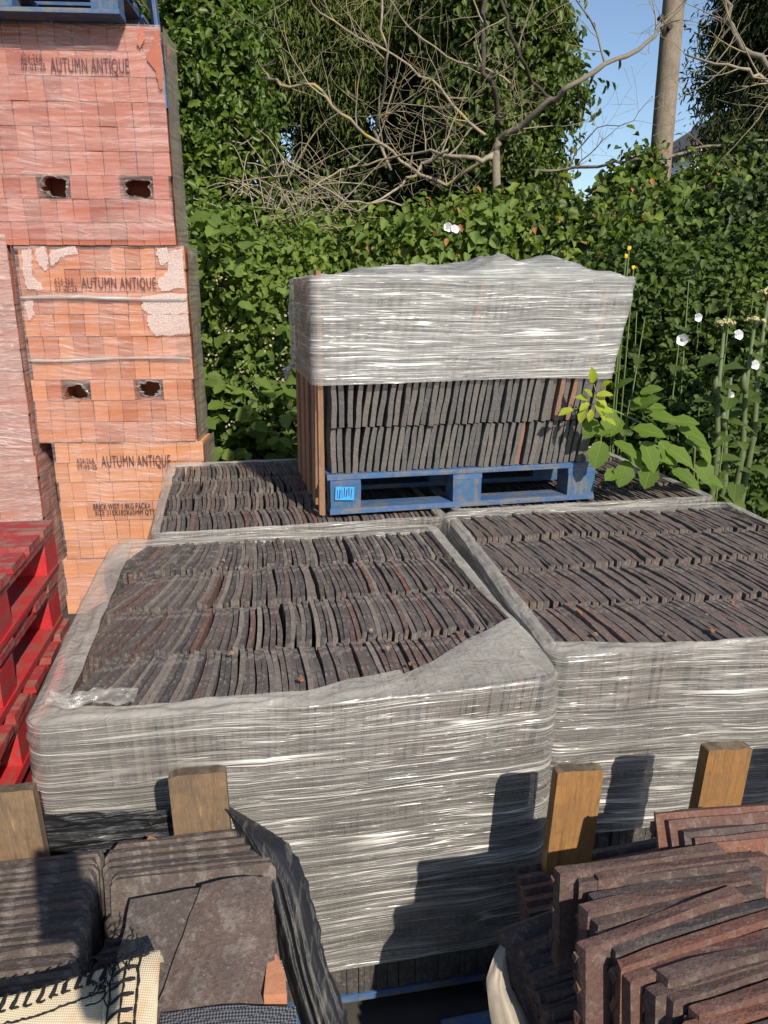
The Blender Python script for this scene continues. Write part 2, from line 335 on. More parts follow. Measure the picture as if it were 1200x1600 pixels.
# ------------------------------------------------------------------ tile meshes
def tile_mesh(seed, L=.270, T=.0122, Hh=.165, camber=.008, nl=6, jit=.0009, nib=False):
    """on edge: length along y, thickness x, height z, origin bottom centre"""
    r = random.Random(seed); V = []; F = []
    for i in range(nl+1):
        y = -L/2+L*i/nl; cx = camber*(1-(2*y/L)**2); tt = T*(1+r.uniform(-.08, .08))
        top = Hh+r.uniform(-.0025, .0015)
        for (sx, z) in ((-1, 0), (1, 0), (1, top-r.uniform(0, .002)), (-1, top-r.uniform(0, .002))):
            V.append((cx+sx*tt/2+r.uniform(-jit, jit), y+r.uniform(-jit, jit)*2, z))
    for i in range(nl):
        for k in range(4):
            a = i*4+k; b = i*4+(k+1) % 4; F.append((a, b, b+4, a+4))
    F.append((0, 3, 2, 1)); b = nl*4; F.append((b, b+1, b+2, b+3))
    m = MB().add(V, F)
    if nib: m.box((T*.5+.005, -L/2+.012, Hh-.05), (.012, .016, .03), None, .002)
    me = m.mesh('tile'); return me
def tile_set(mat, n=8, **kw):
    out = []
    for i in range(n):
        k = dict(kw); c = k.pop('camber', .008)
        me = tile_mesh(i*13+5, camber=c*random.uniform(.5, 1.3), **k); me.materials.append(mat); out.append(me)
    return out

def perim(W, D, off, rad, df, do):
    """rounded rectangle from the back left corner round the left, front, right and back; points, outward normals, arc length"""
    x0, x1, y0, y1 = -off, W+off, -off, D+off; P = []; N = []
    def seg(a, b, step, nrm):
        n = max(2, int(math.hypot(b[0]-a[0], b[1]-a[1])/step))
        for i in range(n): P.append((a[0]+(b[0]-a[0])*i/n, a[1]+(b[1]-a[1])*i/n)); N.append(nrm)
    def arc(c, a0):
        n = 8
        for i in range(n):
            a = a0+math.pi/2*i/n; P.append((c[0]+rad*math.cos(a), c[1]+rad*math.sin(a))); N.append((math.cos(a), math.sin(a)))
    seg((x0, y1-rad), (x0, y0+rad), do, (-1, 0)); arc((x0+rad, y0+rad), math.pi)
    seg((x0+rad, y0), (x1-rad, y0), df, (0, -1)); arc((x1-rad, y0+rad), 1.5*math.pi)
    seg((x1, y0+rad), (x1, y1-rad), do, (1, 0)); arc((x1-rad, y1-rad), 0)
    seg((x1-rad, y1), (x0+rad, y1), .03, (0, 1)); arc((x0+rad, y1-rad), .5*math.pi)
    P = np.array(P); N = np.array(N); d = np.r_[0, np.cumsum(np.hypot(*np.diff(P, axis=0).T))]
    return P, N, d
def wrinkle(s, z, seed, amp=1.):
    zz = z+.030*vn(s*.9, z*2.0, seed)+.004*vn(s*4, z*6, seed+1)
    a = ridge(s*1.3, zz*22, seed+2)**3*.0035+ridge(s*2.2, zz*60, seed+3)**2*.0020+ridge(s*5, zz*125, seed+4)*.0008
    a += .013*vn(s*2.2, z*3.0, seed+5)**2+.006*ridge(s*1.4+z*2.0, z*1.3-s*.7, seed+10)**5+.005*ridge(s*2.1-z*2.4, z*1.1+s*.9, seed+12)**6
    return a*amp
def skirt(name, mat, parent, W, D, z0, z1, off, rad, inner, seed, lift=None, df=.006, do=.014, dz=.0035, amp=1., bottom=.05, lip=14, xf=None, lipmat=None):
    """film round a pack with a lip folded over its top; inner(x,y) gives where the lip ends; lift its height there"""
    P, N, s = perim(W, D, off, rad, df, do)
    nz = int((z1-z0)/dz); tz = np.linspace(0, 1, nz)
    Sg, Tg = np.meshgrid(s, tz, indexing='ij')
    zb = z0+bottom*(vn(s*1.6, 0*s, seed+9)-.5)[:, None]
    Z = zb+(z1-zb)*Tg
    dsp = wrinkle(Sg, Z, seed, amp)
    G = np.zeros((len(s), nz+lip, 3))
    G[:, :nz, 0] = P[:, 0][:, None]+N[:, 0][:, None]*dsp; G[:, :nz, 1] = P[:, 1][:, None]+N[:, 1][:, None]*dsp; G[:, :nz, 2] = Z
    In = np.array([inner(x, y) for x, y in P])
    for k in range(lip):
        t = (k+1)/lip; e = t
        wr = (ridge(s*9, np.full_like(s, t*3.), seed+6)-.5)*.008*math.sin(math.pi*min(t*.9+.05, 1))
        G[:, nz+k, 0] = G[:, nz-1, 0]*(1-e)+(In[:, 0]+.006*(vn(s*14, s*0, seed+7)-.5))*e
        G[:, nz+k, 1] = G[:, nz-1, 1]*(1-e)+(In[:, 1]+.014*(vn(s*11, s*0, seed+8)-.5))*e
        G[:, nz+k, 2] = z1+(In[:, 2]-z1)*math.sin(t*math.pi/2)+wr+.004*vn(s*30, s*0+t*4, seed+11)
    if xf is not None: G = xf(G)
    o = link(name, grid_mesh(name, G[:, :nz+1], True), mat, parent, smooth=True)
    link('film_lip', grid_mesh('film_lip', G[:, nz:], True), lipmat or mat, parent, smooth=True)
    return o

# ------------------------------------------------------------------ the four wrapped tile packs
ZT = .88                                     # top of the low packs
def tile_pack(name, label, O, yaw, W, D, pitch, mat, lean, twist, seed, stuff_rows=(), group='low wrapped packs of roof tiles', thick=.0122, camber=.0072):
    rz = R(yaw); t = thing(name, label, 'tile pack', (O[0], O[1], 0), rz, group)
    tiles = tile_set(mat, 9, T=thick, camber=camber); rnd = random.Random(seed)
    nrow = 4; dep = D/nrow; Hh = .165; zb = ZT-Hh-.005
    for rr in range(nrow):
        x = .008+.12*abs(math.sin(twist(0, rr))); mb = MB(); i = 0
        while x < W-.008:
            f = x/W
            le = lean(f, rr)+rnd.gauss(0, .008); tw = twist(f, rr)+rnd.gauss(0, .012)
            if rnd.random() < .05: x += rnd.uniform(.004, .012)
            loc = Vector((x, dep*(rr+.5)+rnd.uniform(-.012, .010), zb+rnd.gauss(0, .0024)+.004*math.sin(f*7+rr*2)))
            rot = (-.022+rnd.gauss(0, .014), le, tw); me = rnd.choice(tiles)
            if rr in stuff_rows:
                M = Matrix.Translation(loc) @ (Matrix.Rotation(tw, 4, 'Z') @ Matrix.Rotation(le, 4, 'Y') @ Matrix.Rotation(rot[0], 4, 'X'))
                mb.add([M @ v.co for v in me.vertices], [tuple(p.vertices) for p in me.polygons])
            else: inst('tile', me, t, loc, rot)
            x += pitch*rnd.uniform(.93, 1.10)*(1/max(.75, math.cos(tw)))
        if mb.v: mb.build('tile', mat, t, kind='stuff')
    # lower courses: outer faces only
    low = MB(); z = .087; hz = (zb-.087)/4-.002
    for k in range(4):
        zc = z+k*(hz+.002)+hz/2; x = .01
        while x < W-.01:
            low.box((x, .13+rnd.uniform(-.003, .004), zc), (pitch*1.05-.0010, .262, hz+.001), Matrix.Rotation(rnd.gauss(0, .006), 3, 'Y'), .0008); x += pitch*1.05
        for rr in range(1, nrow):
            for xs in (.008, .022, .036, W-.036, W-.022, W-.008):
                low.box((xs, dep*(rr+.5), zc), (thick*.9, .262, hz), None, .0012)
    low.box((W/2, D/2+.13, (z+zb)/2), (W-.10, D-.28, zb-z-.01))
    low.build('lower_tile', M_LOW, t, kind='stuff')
    return t
def inner_fn(W, D, xl, xr, yf, yb, zf):
    def f(x, y):
        a = min(max(x, xl), W-xr); b = min(max(y, yf(a/W)), D-yb)
        return (a, b, zf(a/W, b/D))
    return f
BLUEM = (M_BLUE, M_BLUEBLOCK, M_BLUE)
# near left pack
FLO, FLY, FLW, FLD = (-.69, 1.335), 10.5, 1.075, 1.13
def lean_fl(f, r): return -.06+.20*f
def twist_fl(f, r): return -.42*max(0, 1-f/.42)**1.2-.04+.06*f+.02*math.sin(r*2.+f*5)
fl = tile_pack('tile_pack', 'low wrapped pack of old roof tiles nearest the camera, between red pallets and orange stake', FLO, FLY, FLW, FLD, .0132, M_TILE, lean_fl, twist_fl, 3, stuff_rows=(3,))
def yf_fl(f):
    if f < .16: return .06-.25*f
    if f < .5: return .02+.0*f
    return .02+.05*(f-.5)/.2 if f < .7 else .05+(f-.7)/.3*.19
skirt('stretch_film', M_FILM, fl, FLW, FLD, .185, ZT+.003, .014, .045,
      inner_fn(FLW, FLD, .055, .012, yf_fl, .02, lambda f, g: ZT+.012+.034*min(1, max(0, (f-.70)/.28))**1.5*min(1, max(0, (.45-g)/.3))), 1, lipmat=M_FILM_LIP)
xs, ys = np.meshgrid(np.linspace(.015, .19, 60), np.linspace(.004, .085, 40), indexing='ij')
zc_ = ZT+.008+.014*ridge(xs*22, ys*26, 91)**2*np.clip((.19-xs)*14, 0, 1)+.008*ridge(xs*60, ys*70, 92)+.012*np.clip(1-ys/.05, 0, 1)
link('film_crumple', grid_mesh('film_crumple', np.stack([xs, ys+.012*vn(xs*20, ys*9, 93), zc_], -1)), M_FILM_CRUMPLE, fl, smooth=True)
pallet('pallet', 'blue pallet under the nearest wrapped tile pack, mostly in shadow', FLW, FLD, .082, BLUEM, 'y', (*FLO, 0), R(FLY))
# near right pack
FRO, FRY, FRW, FRD = (.40, 1.64), 7.5, 1.14, 1.19
fr = tile_pack('tile_pack', 'low wrapped pack of brownish tiles at the right edge, with thick slanting tile rows', FRO, FRY, FRW, FRD, .0176, M_TILE_B,
               lambda f, r: .03+.03*f, lambda f, r: .06+.04*math.sin(f*4+r), 5, thick=.0170, camber=.008)
skirt('stretch_film', M_FILM, fr, FRW, FRD, .40, ZT+.003, .014, .04,
      inner_fn(FRW, FRD, .02, .02, lambda f: .05-.04*min(1, f*4), .02, lambda f, g: ZT+.008), 21, lipmat=M_FILM_LIP)
pallet('pallet', 'hidden blue pallet under the right edge tile pack', FRW, FRD, .082, BLUEM, 'x', (*FRO, 0), R(FRY))
# far left pack
BLO, BLY, BLW, BLD = (-.80, 2.57), 12, 1.04, 1.14
bl = tile_pack('tile_pack', 'low tile pack at the far left beside the brick stack, partly under the tall pack', BLO, BLY, BLW, BLD, .0160, M_TILE,
               lambda f, r: .04+.1*f, lambda f, r: .05*math.sin(f*6+r*2), 7, thick=.0135)
skirt('stretch_film', M_FILM, bl, BLW, BLD, .22, ZT+.003, .014, .04,
      inner_fn(BLW, BLD, .012, .012, lambda f: .008, .015, lambda f, g: ZT+.002), 31, df=.012, dz=.006, lipmat=M_FILM_LIP)
pallet('pallet', 'hidden blue pallet under the far left tile pack', BLW, BLD, .082, BLUEM, 'x', (*BLO, 0), R(BLY))
# far right pack
BRO, BRY, BRW, BRD = (.295, 2.875), 11, 1.07, 1.08
br = tile_pack('tile_pack', 'low tile pack at the far right under the tall pack and the leafy sapling', BRO, BRY, BRW, BRD, .0172, M_TILE_B,
               lambda f, r: .12, lambda f, r: .03*math.sin(f*6+r*2), 9, thick=.0125)
skirt('stretch_film', M_FILM, br, BRW, BRD, .22, ZT+.003, .014, .04,
      inner_fn(BRW, BRD, .012, .012, lambda f: .010, .015, lambda f, g: ZT+.002), 41, df=.012, dz=.006, lipmat=M_FILM_LIP)
pallet('pallet', 'hidden blue pallet under the far right tile pack', BRW, BRD, .082, BLUEM, 'x', (*BRO, 0), R(BRY))

# ------------------------------------------------------------------ the tall pack on its blue pallet
UPO, UPY, UPW, UPD = (-.203, 2.80, ZT+.006), 12.3, 1.085, .80
up_p = pallet('pallet', 'blue pallet with a bright blue sticker, standing on the tile packs', UPW, UPD, .155, BLUEM, 'x', UPO, R(UPY))
st = MB().box((.055, -.0055, .082), (.072, .001, .052), Matrix.Rotation(.06, 3, 'Y'))
so = st.build('sticker', M_STICKER, up_p)
mk = MB()
for i in range(7): mk.box((.027+i*.0088, -.0065, .084+random.uniform(-.004, .004)), (random.uniform(.002, .004), .0008, random.uniform(.026, .036)), Matrix.Rotation(.06+random.uniform(-.1, .1), 3, 'Y'))
mk.build('sticker_print', M_INK, so)
up = thing('tile_pack', 'tall stack of grey roof tiles with white film round its upper half', 'tile pack', (UPO[0], UPO[1], UPO[2]+.156), R(UPY))
LEAN = math.tan(R(9))
def slate_mesh(seed):
    r = random.Random(seed); T = .0195; Hh = .170; n = 5; V = []; F = []; ph = r.uniform(0, 6)
    for i in range(n+1):
        z = Hh*i/n; wv = .0013*math.sin(ph+i*1.2)+r.uniform(-.0008, .0008); tt = T*r.uniform(.9, 1.05)
        if i == n: tt *= .8
        for (sx, y) in ((-1, 0), (1, 0), (1, .26), (-1, .26)): V.append((sx*tt/2+wv, y+r.uniform(-.001, .001), z))
    for i in range(n):
        for k in range(4):
            a = i*4+k; b = i*4+(k+1) % 4; F.append((a, b, b+4, a+4))
    F.append((0, 3, 2, 1)); b = n*4; F.append((b, b+1, b+2, b+3))
    me = MB().add(V, F).mesh('tile'); me.materials.append(M_SLATE); return me
SL = [slate_mesh(i) for i in range(10)]
for k in range(4):
    x = .018; z = k*.1725; i = 0
    while x < UPW-.034:
        le = math.atan(LEAN*min(1, max(0, (x-.05)/.08)))+random.gauss(0, .012)
        o = inst('tile', random.choice(SL), up, (x+LEAN*z*min(1, x/.25), random.uniform(-.012, .012)+.012, z+random.uniform(-.002, .003)), (0, le, random.gauss(0, .01)))
        x += .0262*random.uniform(.92, 1.08); i += 1
core = MB()
for k in range(4):
    for j in (1, 2):
        x = .03; z = k*.1725
        while x < UPW-.02:
            xs = x+LEAN*z*min(1, x/.25)
            core.add([(xs+sx*.009+LEAN*zz, .27*j+yy, z+zz) for zz in (0, .168) for yy in (0, .245) for sx in (-1, 1)],
                     [(0, 2, 3, 1), (4, 5, 7, 6), (0, 1, 5, 4), (2, 6, 7, 3), (0, 4, 6, 2), (1, 3, 7, 5)]); x += .026
core.build('tile', M_SLATE, up, kind='stuff')
UH = .70
def up_xf(G):
    G = G.copy(); G[:, :, 0] += 1.0*LEAN*np.clip(G[:, :, 0]/UPW, 0, 1)*np.clip(G[:, :, 2], 0, UH); return G
def up_inner(x, y):
    a = min(max(x, .05), UPW-.05); b = min(max(y, .06), UPD-.06); return (a, b, UH+.015)
# planks down the left side
for (y, lean, le, wd) in ((.002, .012, .885, .05), (.13, .03, .87, .09), (.30, -.01, .86, .10), (.47, .0, .86, .10), (.64, -.01, .86, .10)):
    m = MB().box((0, wd/2, le/2), (.021, wd, le), None, .0025)
    o = m.build('plank', M_PLANK, up); o.location = (-.030, y, -.156 if y < .1 else -.15); o.rotation_euler = (lean if y > .1 else 0, .006, 0)
skirt('stretch_film', M_FILM_UP, up, UPW+.018, UPD, .335, UH+.01, .006, .03, up_inner, 51, dz=.003, df=.006, amp=1., bottom=.03, lip=10,
      xf=lambda G: up_xf(G-np.array([.036, 0, 0])))
# loose crumpled top sheet of the film
nx, ny = 150, 60; X, Yg = np.meshgrid(np.linspace(-.036, UPW+.075, nx), np.linspace(.0, UPD, ny), indexing='ij')
zz = UH+.012+.05*ridge(X*3.2, Yg*1.6, 61)**3*np.clip(X*3, .3, 1)+.014*ridge(X*10, Yg*7, 62)**2+.075*np.exp(-((X-.93)/.13)**2-((Yg-.25)/.22)**2)+.03*np.exp(-((X-.70)/.1)**2-((Yg-.2)/.2)**2)
ed = np.minimum(np.minimum(X+.036, UPW+.075-X), np.minimum(Yg, UPD-Yg)); zz = UH+.008+(zz-UH-.008)*np.clip(ed/.05, 0, 1)
link('film_top', grid_mesh('film_top', np.stack([X, Yg, zz], -1)), M_FILM_UP, up, smooth=True)
# knot of film hanging at the left rear
kn = MB(); 
for i in range(5): kn.tube([(-.05-.008*i, .66+.02*i, .36-.01*i), (-.07, .70+.01*i, .33), (-.085-.004*i, .74, .27+.012*i)], [.012, .009, .004], 6)
kn.build('film_knot', M_FILM_UP, up, smooth=True)

# ------------------------------------------------------------------ brick stacks
BK = {}
def brick_mesh(k, bw, bh, bd):
    m = MB().box((0, bd/2, bh/2), (bw, bd, bh), None, .0013).mesh('brick'); m.materials.append(M_BRICKS[k]); return m
def brick_pack(label, x0, Y0, z0, ncol, nrow, bw, bh, key, yaw, group, holes=(), depth=1, sidemat=M_FILM_SIDE, film=M_FILM_BRICK, seed=0, bands=(), x_fill=0, bare_rows=0, ledge=()):
    t = thing('brick_pack', label, 'brick pack', (x0, Y0, z0), R(yaw), group)
    rnd = random.Random(seed); ms = [brick_mesh(key, bw-.0026, bh-.0030, .205) for _ in range(6)]
    for j in range(nrow):
        off = rnd.uniform(-.009, .006)
        for i in range(ncol):
            if (i, j) in holes: continue
            inst('brick', rnd.choice(ms), t, (bw*(i+.5)+off, rnd.uniform(0, .007)+(.012 if (i, j) in ledge else 0), bh*j+.001+rnd.uniform(0, .0015)), (0, rnd.gauss(0, .006), rnd.gauss(0, .008)))
    mb = MB()
    for j in range(nrow):
        for d in range(1, depth):
            for i in (0, ncol-1) if j < nrow-1 else range(ncol):
                mb.box((bw*(i+.5), .21*d+.105, bh*(j+.5)), (bw-.003, .206, bh-.003), None, .001)
    mb.box((bw*ncol/2, .21*depth+.075, bh*nrow/2-.004), (bw*ncol-.01, .06, bh*nrow-.02))
    mb.build('brick', M_BRICKS[key], t, kind='stuff')
    # film over the front with torn openings at the holes
    W = ncol*bw; H = nrow*bh; hx = int(W/.006); hz = int(H/.006)
    X, Z = np.meshgrid(np.linspace(-.004, W+.004, hx), np.linspace(bh*.25*bare_rows, H+.003, hz), indexing='ij')
    fan = np.zeros_like(X); Yd = -.0035-.0035*ridge(X*3+seed, Z*26+.12*vn(X*4, Z*3, seed), seed)**2-.002*ridge(X*5, Z*70+X*6, seed+1)-.006*vn(X*5, Z*5, seed+2)**2
    keep = np.ones((hx-1, hz-1), bool); rims = []
    for (i, j) in holes:
        if (i-1, j) in holes: continue
        n = 1
        while (i+n, j) in holes: n += 1
        cx = bw*(i+n/2); cz = bh*(j+.5); rx = bw*n*.5; rzz = bh*.46
        xm = (X[:-1, :-1]+X[1:, 1:])/2; zm = (Z[:-1, :-1]+Z[1:, 1:])/2
        ang = np.arctan2((zm-cz)/rzz, (xm-cx)/rx); rr = (np.abs((xm-cx)/rx)**3.2+np.abs((zm-cz)/rzz)**3.2)**(1/3.2)
        lim = .80+.55*(vn(ang*1.7+i+40, ang*0+j, seed+4)-.5)+.16*(vn(ang*6+90, ang*0+i, seed+5)-.5)
        keep &= ~(rr < lim); rims.append((cx, cz, rx, rzz, i, j))
    a, b = X.shape; idx = np.arange(a*b).reshape(a, b)
    F = np.stack([idx[:-1, :-1], idx[1:, :-1], idx[1:, 1:], idx[:-1, 1:]], -1)[keep]
    link('stretch_film', npmesh('stretch_film', np.stack([X, Yd, Z], -1).reshape(-1, 3), F), film, t, smooth=True)
    for (cx, cz, rx, rzz, i, j) in rims:          # crumpled torn edge
        n = 72; A = np.linspace(-np.pi, np.pi, n, endpoint=False); G = np.zeros((n, 5, 3))
        lim = .80+.55*(vn(A*1.7+i+40, A*0+j, seed+4)-.5)+.16*(vn(A*6+90, A*0+i, seed+5)-.5)
        nn = (np.abs(np.cos(A))**3.2+np.abs(np.sin(A))**3.2)**(1/3.2); wd = .04+.26*vn(A*1.4+70, A*0+i, seed+9)**2
        for k in range(5):
            rr = (lim-wd*.7+wd*1.1*k/4+.03*(vn(A*9+60, A*0+k, seed)-.5))/nn
            G[:, k, 0] = cx+rx*rr*np.cos(A); G[:, k, 2] = cz+rzz*rr*np.sin(A); G[:, k, 1] = -.006-.014*np.sin(k/4*np.pi)*vn(A*5+60, A*0+k*3, seed+2)+(.012 if k == 0 else 0)
        link('torn_film', grid_mesh('torn_film', G, True), M_FILM, t, smooth=True)
    # film down the right side
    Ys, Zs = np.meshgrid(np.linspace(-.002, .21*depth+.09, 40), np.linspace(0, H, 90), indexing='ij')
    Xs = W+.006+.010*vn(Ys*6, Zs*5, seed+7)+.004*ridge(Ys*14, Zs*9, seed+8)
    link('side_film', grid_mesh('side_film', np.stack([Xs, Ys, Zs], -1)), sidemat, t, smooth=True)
    for (z, th) in bands:                         # twisted rope of film across the face
        xs = np.linspace(0, W, 26); pts = [(x, -.014, z+.006*math.sin(x*7+z*9)+.012*(vn(x*3, z*5, 3)-.5)) for x in xs]
        mbb = MB().tube(pts, [th*(.75+.5*float(vn(x*9, z, 5))) for x in xs], 6)
        mbb.build('film_band', M_FILM_UP, t, smooth=True)
    return t, W, H
def text(parent, s, x, z, size, mat, y=-.012, sx=1., name='printed_text', rot=0.):
    cu = bpy.data.curves.new('t', 'FONT'); cu.body = s; cu.size = size; cu.extrude = .0004; cu.space_character = 1.08; cu.resolution_u = 2
    o = bpy.data.objects.new('t', cu); COL.objects.link(o)
    dg = bpy.context.evaluated_depsgraph_get(); me = bpy.data.meshes.new_from_object(o.evaluated_get(dg)); bpy.data.objects.remove(o)
    me.name = name; me.materials.clear(); me.materials.append(mat); r = inst(name, me, parent, (x, y, z), (R(90), 0, rot), (sx, 1, 1)); 
    r.rotation_euler = Matrix.Rotation(rot, 3, 'Y').to_4x4().to_3x3().to_euler() if False else (R(90), rot, 0)
    return r
YAW = 4.0; BW = .0715; BH = .1055
G1 = 'brick packs of the orange stack'
# z levels: rel 1.139..0.213 / 0.213..-.741 / -.741..-1.369 / below
p1, W1, H1 = brick_pack('topmost pink filmed brick pack of the orange stack, with two torn holes', -1.83, 3.825, 1.912, 11, 9, .0757, .1028, 'pink', YAW, G1,
    holes=((3, 2), (4, 2), (8, 2), (9, 2)), seed=2, bare_rows=1)
p2, W2, H2 = brick_pack('second brick pack from the top, with white residue patches and two torn holes', -1.750, 3.85, .960, 11, 9, BW, BH, 'orange', YAW, G1,
    holes=((2, 2), (3, 2), (7, 2), (8, 2)), seed=4, bands=((.709, .009), (.422, .006)))
p3, W3, H3 = brick_pack('third brick pack from the top, apricot bricks with two lines of print', -1.690, 3.865, .330, 11, 6, .0682, .1045, 'apricot', YAW, G1, seed=6)
p4, W4, H4 = brick_pack('lowest brick pack of the orange stack, a torn hole above the tile pack film', -1.715, 3.87, .012, 11, 3, .0715, .1045, 'apricot', YAW, G1, seed=8, holes=((3, 2), (4, 2)))
def px(pack, u, v):                          # measured spot on a pack's front
    r = Matrix.Rotation(-pack.rotation_euler.z, 3, 'Z'); d = ray(u, v); n = Vector((math.sin(pack.rotation_euler.z), -math.cos(pack.rotation_euler.z), 0))
    o = Vector((0, 0, EYE)); t = (pack.location-o).dot(n)/d.dot(n); L = r @ (o+d*t-pack.location); return (L.x, L.z)
def text_px(pack, s_, u0, u1, vb, vt, mat):
    x0, z0 = px(pack, u0, vb); x1, _ = px(pack, u1, vb); _, z1 = px(pack, u0, vt); h = (z1-z0)/.70
    o = text(pack, s_, x0, z0, h, mat); wd = max(v.co.x for v in o.data.vertices); o.scale = ((x1-x0)/wd, 1, 1)
for a in ((p1, 'AUTUMN ANTIQUE', 81, 203, 114, 90, M_INK_P), (p1, 'A24-26A', 34, 68, 97, 85, M_INK_P), (p1, '07-03-25', 35, 73, 110, 99, M_INK_P),
          (p2, 'AUTUMN ANTIQUE', 129, 245, 451, 433, M_INK_P), (p2, 'A24-26A', 86, 117, 444, 434, M_INK_P), (p2, '07-03-25', 88, 122, 455, 446, M_INK_P),
          (p3, 'AUTUMN ANTIQUE', 160, 268, 729, 711, M_INK_P), (p3, 'A24-26A', 121, 149, 724, 715, M_INK_P), (p3, '07-03-25', 122, 153, 733, 725, M_INK_P),
          (p3, 'BRICK WGT 1.9KG PACK=', 147, 236, 795, 786, M_INK), (p3, 'SIZE 215X102X65MM QTY', 150, 244, 804, 796, M_INK)): text_px(*a)
# residue / cloudy film patches stuck on the second pack
q = NT('cloudy_residue'); v = q.coords(); n = q.noise(v, 70, 4, .7); vo = q.n('TexVoronoi', {'Vector': v, 'Scale': 150.}).outputs[0]
M_RES = q.done(q.n('MixShader', {0: q.fr(vo, .1, .6, .75, .30), 1: q.n('BsdfTransparent').outputs[0], 2: q.bsdf((.80, .66, .60), .5, q.bump(vo, .5, .003), .4)}).outputs[0])
def blob(parent, poly, mat=M_RES, y=-.0095, name='film_residue', wob=.010, seed=0):
    P = []
    for i, (x, z) in enumerate(poly):
        x2, z2 = poly[(i+1) % len(poly)]
        for k in range(6):
            f = k/6; P.append((x+(x2-x)*f+wob*(random.random()-.5), y, z+(z2-z)*f+wob*(random.random()-.5)))
    MB().prism(P, (0, .0012, 0)).build(name, mat, parent)
for poly in (((57, 388), (72, 386), (76, 412), (72, 423), (58, 410)), ((80, 390), (120, 386), (122, 396), (95, 402), (84, 416), (78, 410)),
             ((245, 388), (262, 386), (264, 410), (252, 415), (246, 400)), ((36, 390), (50, 390), (52, 430), (66, 445), (68, 453), (44, 452), (37, 420)),
             ((222, 462), (292, 458), (294, 490), (238, 492), (224, 485)), ((232, 492), (294, 490), (297, 520), (245, 525), (231, 508)),
             ((266, 392), (286, 388), (290, 450), (252, 455), (246, 440), (262, 425)), ((40, 466), (52, 470), (54, 492), (47, 500), (42, 490))):
    blob(p2, [px(p2, *p) for p in poly])
q = NT('bare_brick_patch'); M_BARE = M_BRICKS['orange']
for poly in (((218, 45), (226, 44), (228, 60), (220, 76), (215, 70)), ((244, 50), (250, 48), (256, 140), (250, 142), (244, 112), (231, 95), (230, 84), (240, 72))):
    blob(p1, [px(p1, *p) for p in poly], M_BRICKS['pink'], -.012, 'bare_patch', .006)
# left neighbour stack, wrinkled grey pink film
G2 = 'brick packs at the left edge'
for (lab, zz0, nr, xo) in (('brick pack at the left edge under wrinkled pinkish film, above the red pallets', .90, 10, -2.548), ('upper brick pack at the left edge, only its dark film edge showing', 1.965, 8, -2.62), ('lowest brick pack at the left edge, behind the red pallets', .012, 8, -2.542)):
    brick_pack(lab, xo, 3.76, zz0, 11, nr, .0700, .1108 if nr == 8 and zz0 < 1 else .1055, 'pink', 5.0, G2, film=M_FILM_PINK, sidemat=M_FILM_PINK, seed=int(zz0*10)+3, depth=2)
# pallet on top of the bricks
tp = pallet('pallet', 'worn blue pallet on top of the orange brick stack, at the top left corner', 1.0, .95, .15, BLUEM, 'x', (-2.13, 3.675, 2.842), R(YAW))
# broken blue board hanging at its right side
hb = thing('broken_board', 'broken blue board hanging down beside the top right corner of the brick stack', 'board', (-1.02, 3.95, 2.6), R(10))
MB().box((0, 0, .17), (.018, .11, .52), Matrix.Rotation(-.06, 3, 'Y'), .004).build('blue_board', M_BLUE, hb)
MB().box((-.03, .1, .30), (.016, .09, .42), Matrix.Rotation(-.10, 3, 'Y'), .004).build('blue_board', M_BLUE, hb)

# ------------------------------------------------------------------ red pallets at the left
rp_rz = R(9.3); ex = Vector((math.cos(rp_rz), math.sin(rp_rz), 0)); ey = Vector((-math.sin(rp_rz), math.cos(rp_rz), 0))
RC = Vector((-.945, 2.12, 0)); RW, RD, RH = .9, 1.0, .153; Z0 = .14
REDM = (M_REDTOP, M_RED, M_RED)
nred = 6; labs = ['topmost red pallet of the stack at the left edge', 'second red pallet from the top at the left edge', 'third red pallet from the top at the left edge', 'fourth red pallet from the top at the left edge', 'fifth red pallet from the top, low at the left edge', 'lowest red pallet of the stack at the left edge']
base = pallet('pallet', 'raw wood pallet under the red pallets at the left edge', RW+.04, RD, .138, (M_RAW, M_RAW, M_RAW), 'y', RC-ex*(RW)-ey*RD, rp_rz)
for i in range(nred):
    k = nred-1-i; o = RC-ex*(RW+random.uniform(-.012, .018))-ey*(RD+random.uniform(-.01, .02)); o.z = Z0+i*(RH+.002)
    pallet('pallet', labs[k], RW, RD, RH, REDM, 'y', o, rp_rz+random.uniform(-.012, .012), 'red pallets stacked at the left edge', ndeck=7, jit=.006)

# ------------------------------------------------------------------ loose tiles in the foreground
def flat_tile(L=.265, Hh=.165, T=.0135, nib=True, seed=0, notch=True, rough=.0012):
    """tile on edge along x, thickness y, height z (top edge up), origin at left bottom"""
    r = random.Random(seed); m = MB(); n = 6; V = []; F = []; XS = (0, .025, .2, .45, .7, .975, 1)
    for i in range(n+1):
        x = L*XS[i]; b = .0025*math.sin(math.pi*XS[i])
        dz = -.009 if (notch and i in (0, n)) else 0
        for (sy, z) in ((-1, 0), (1, 0), (1, Hh+dz+r.uniform(-.0016, .0016)), (-1, Hh+dz+r.uniform(-.0016, .0016))):
            V.append((x+(r.uniform(-.004, .004) if i in (0, n) else 0), b+sy*T/2+r.uniform(-rough, rough)*.6, z+r.uniform(-rough, rough)*.5))
    for i in range(n):
        for k in range(4):
            a = i*4+k; c = i*4+(k+1) % 4; F.append((a, a+4, c+4, c))
    F.append((0, 1, 2, 3)); b = n*4; F.append((b, b+3, b+2, b+1)); m.add(V, F)
    if nib:
        for zz in (Hh*.25, Hh*.55, Hh*.84): m.box((.010, T/2+.004, zz), (.020, .013, .020), Matrix.Rotation(.5, 3, 'X'), .003)
    return m.mesh('tile')
FT = [flat_tile(seed=i, nib=False) for i in range(6)]
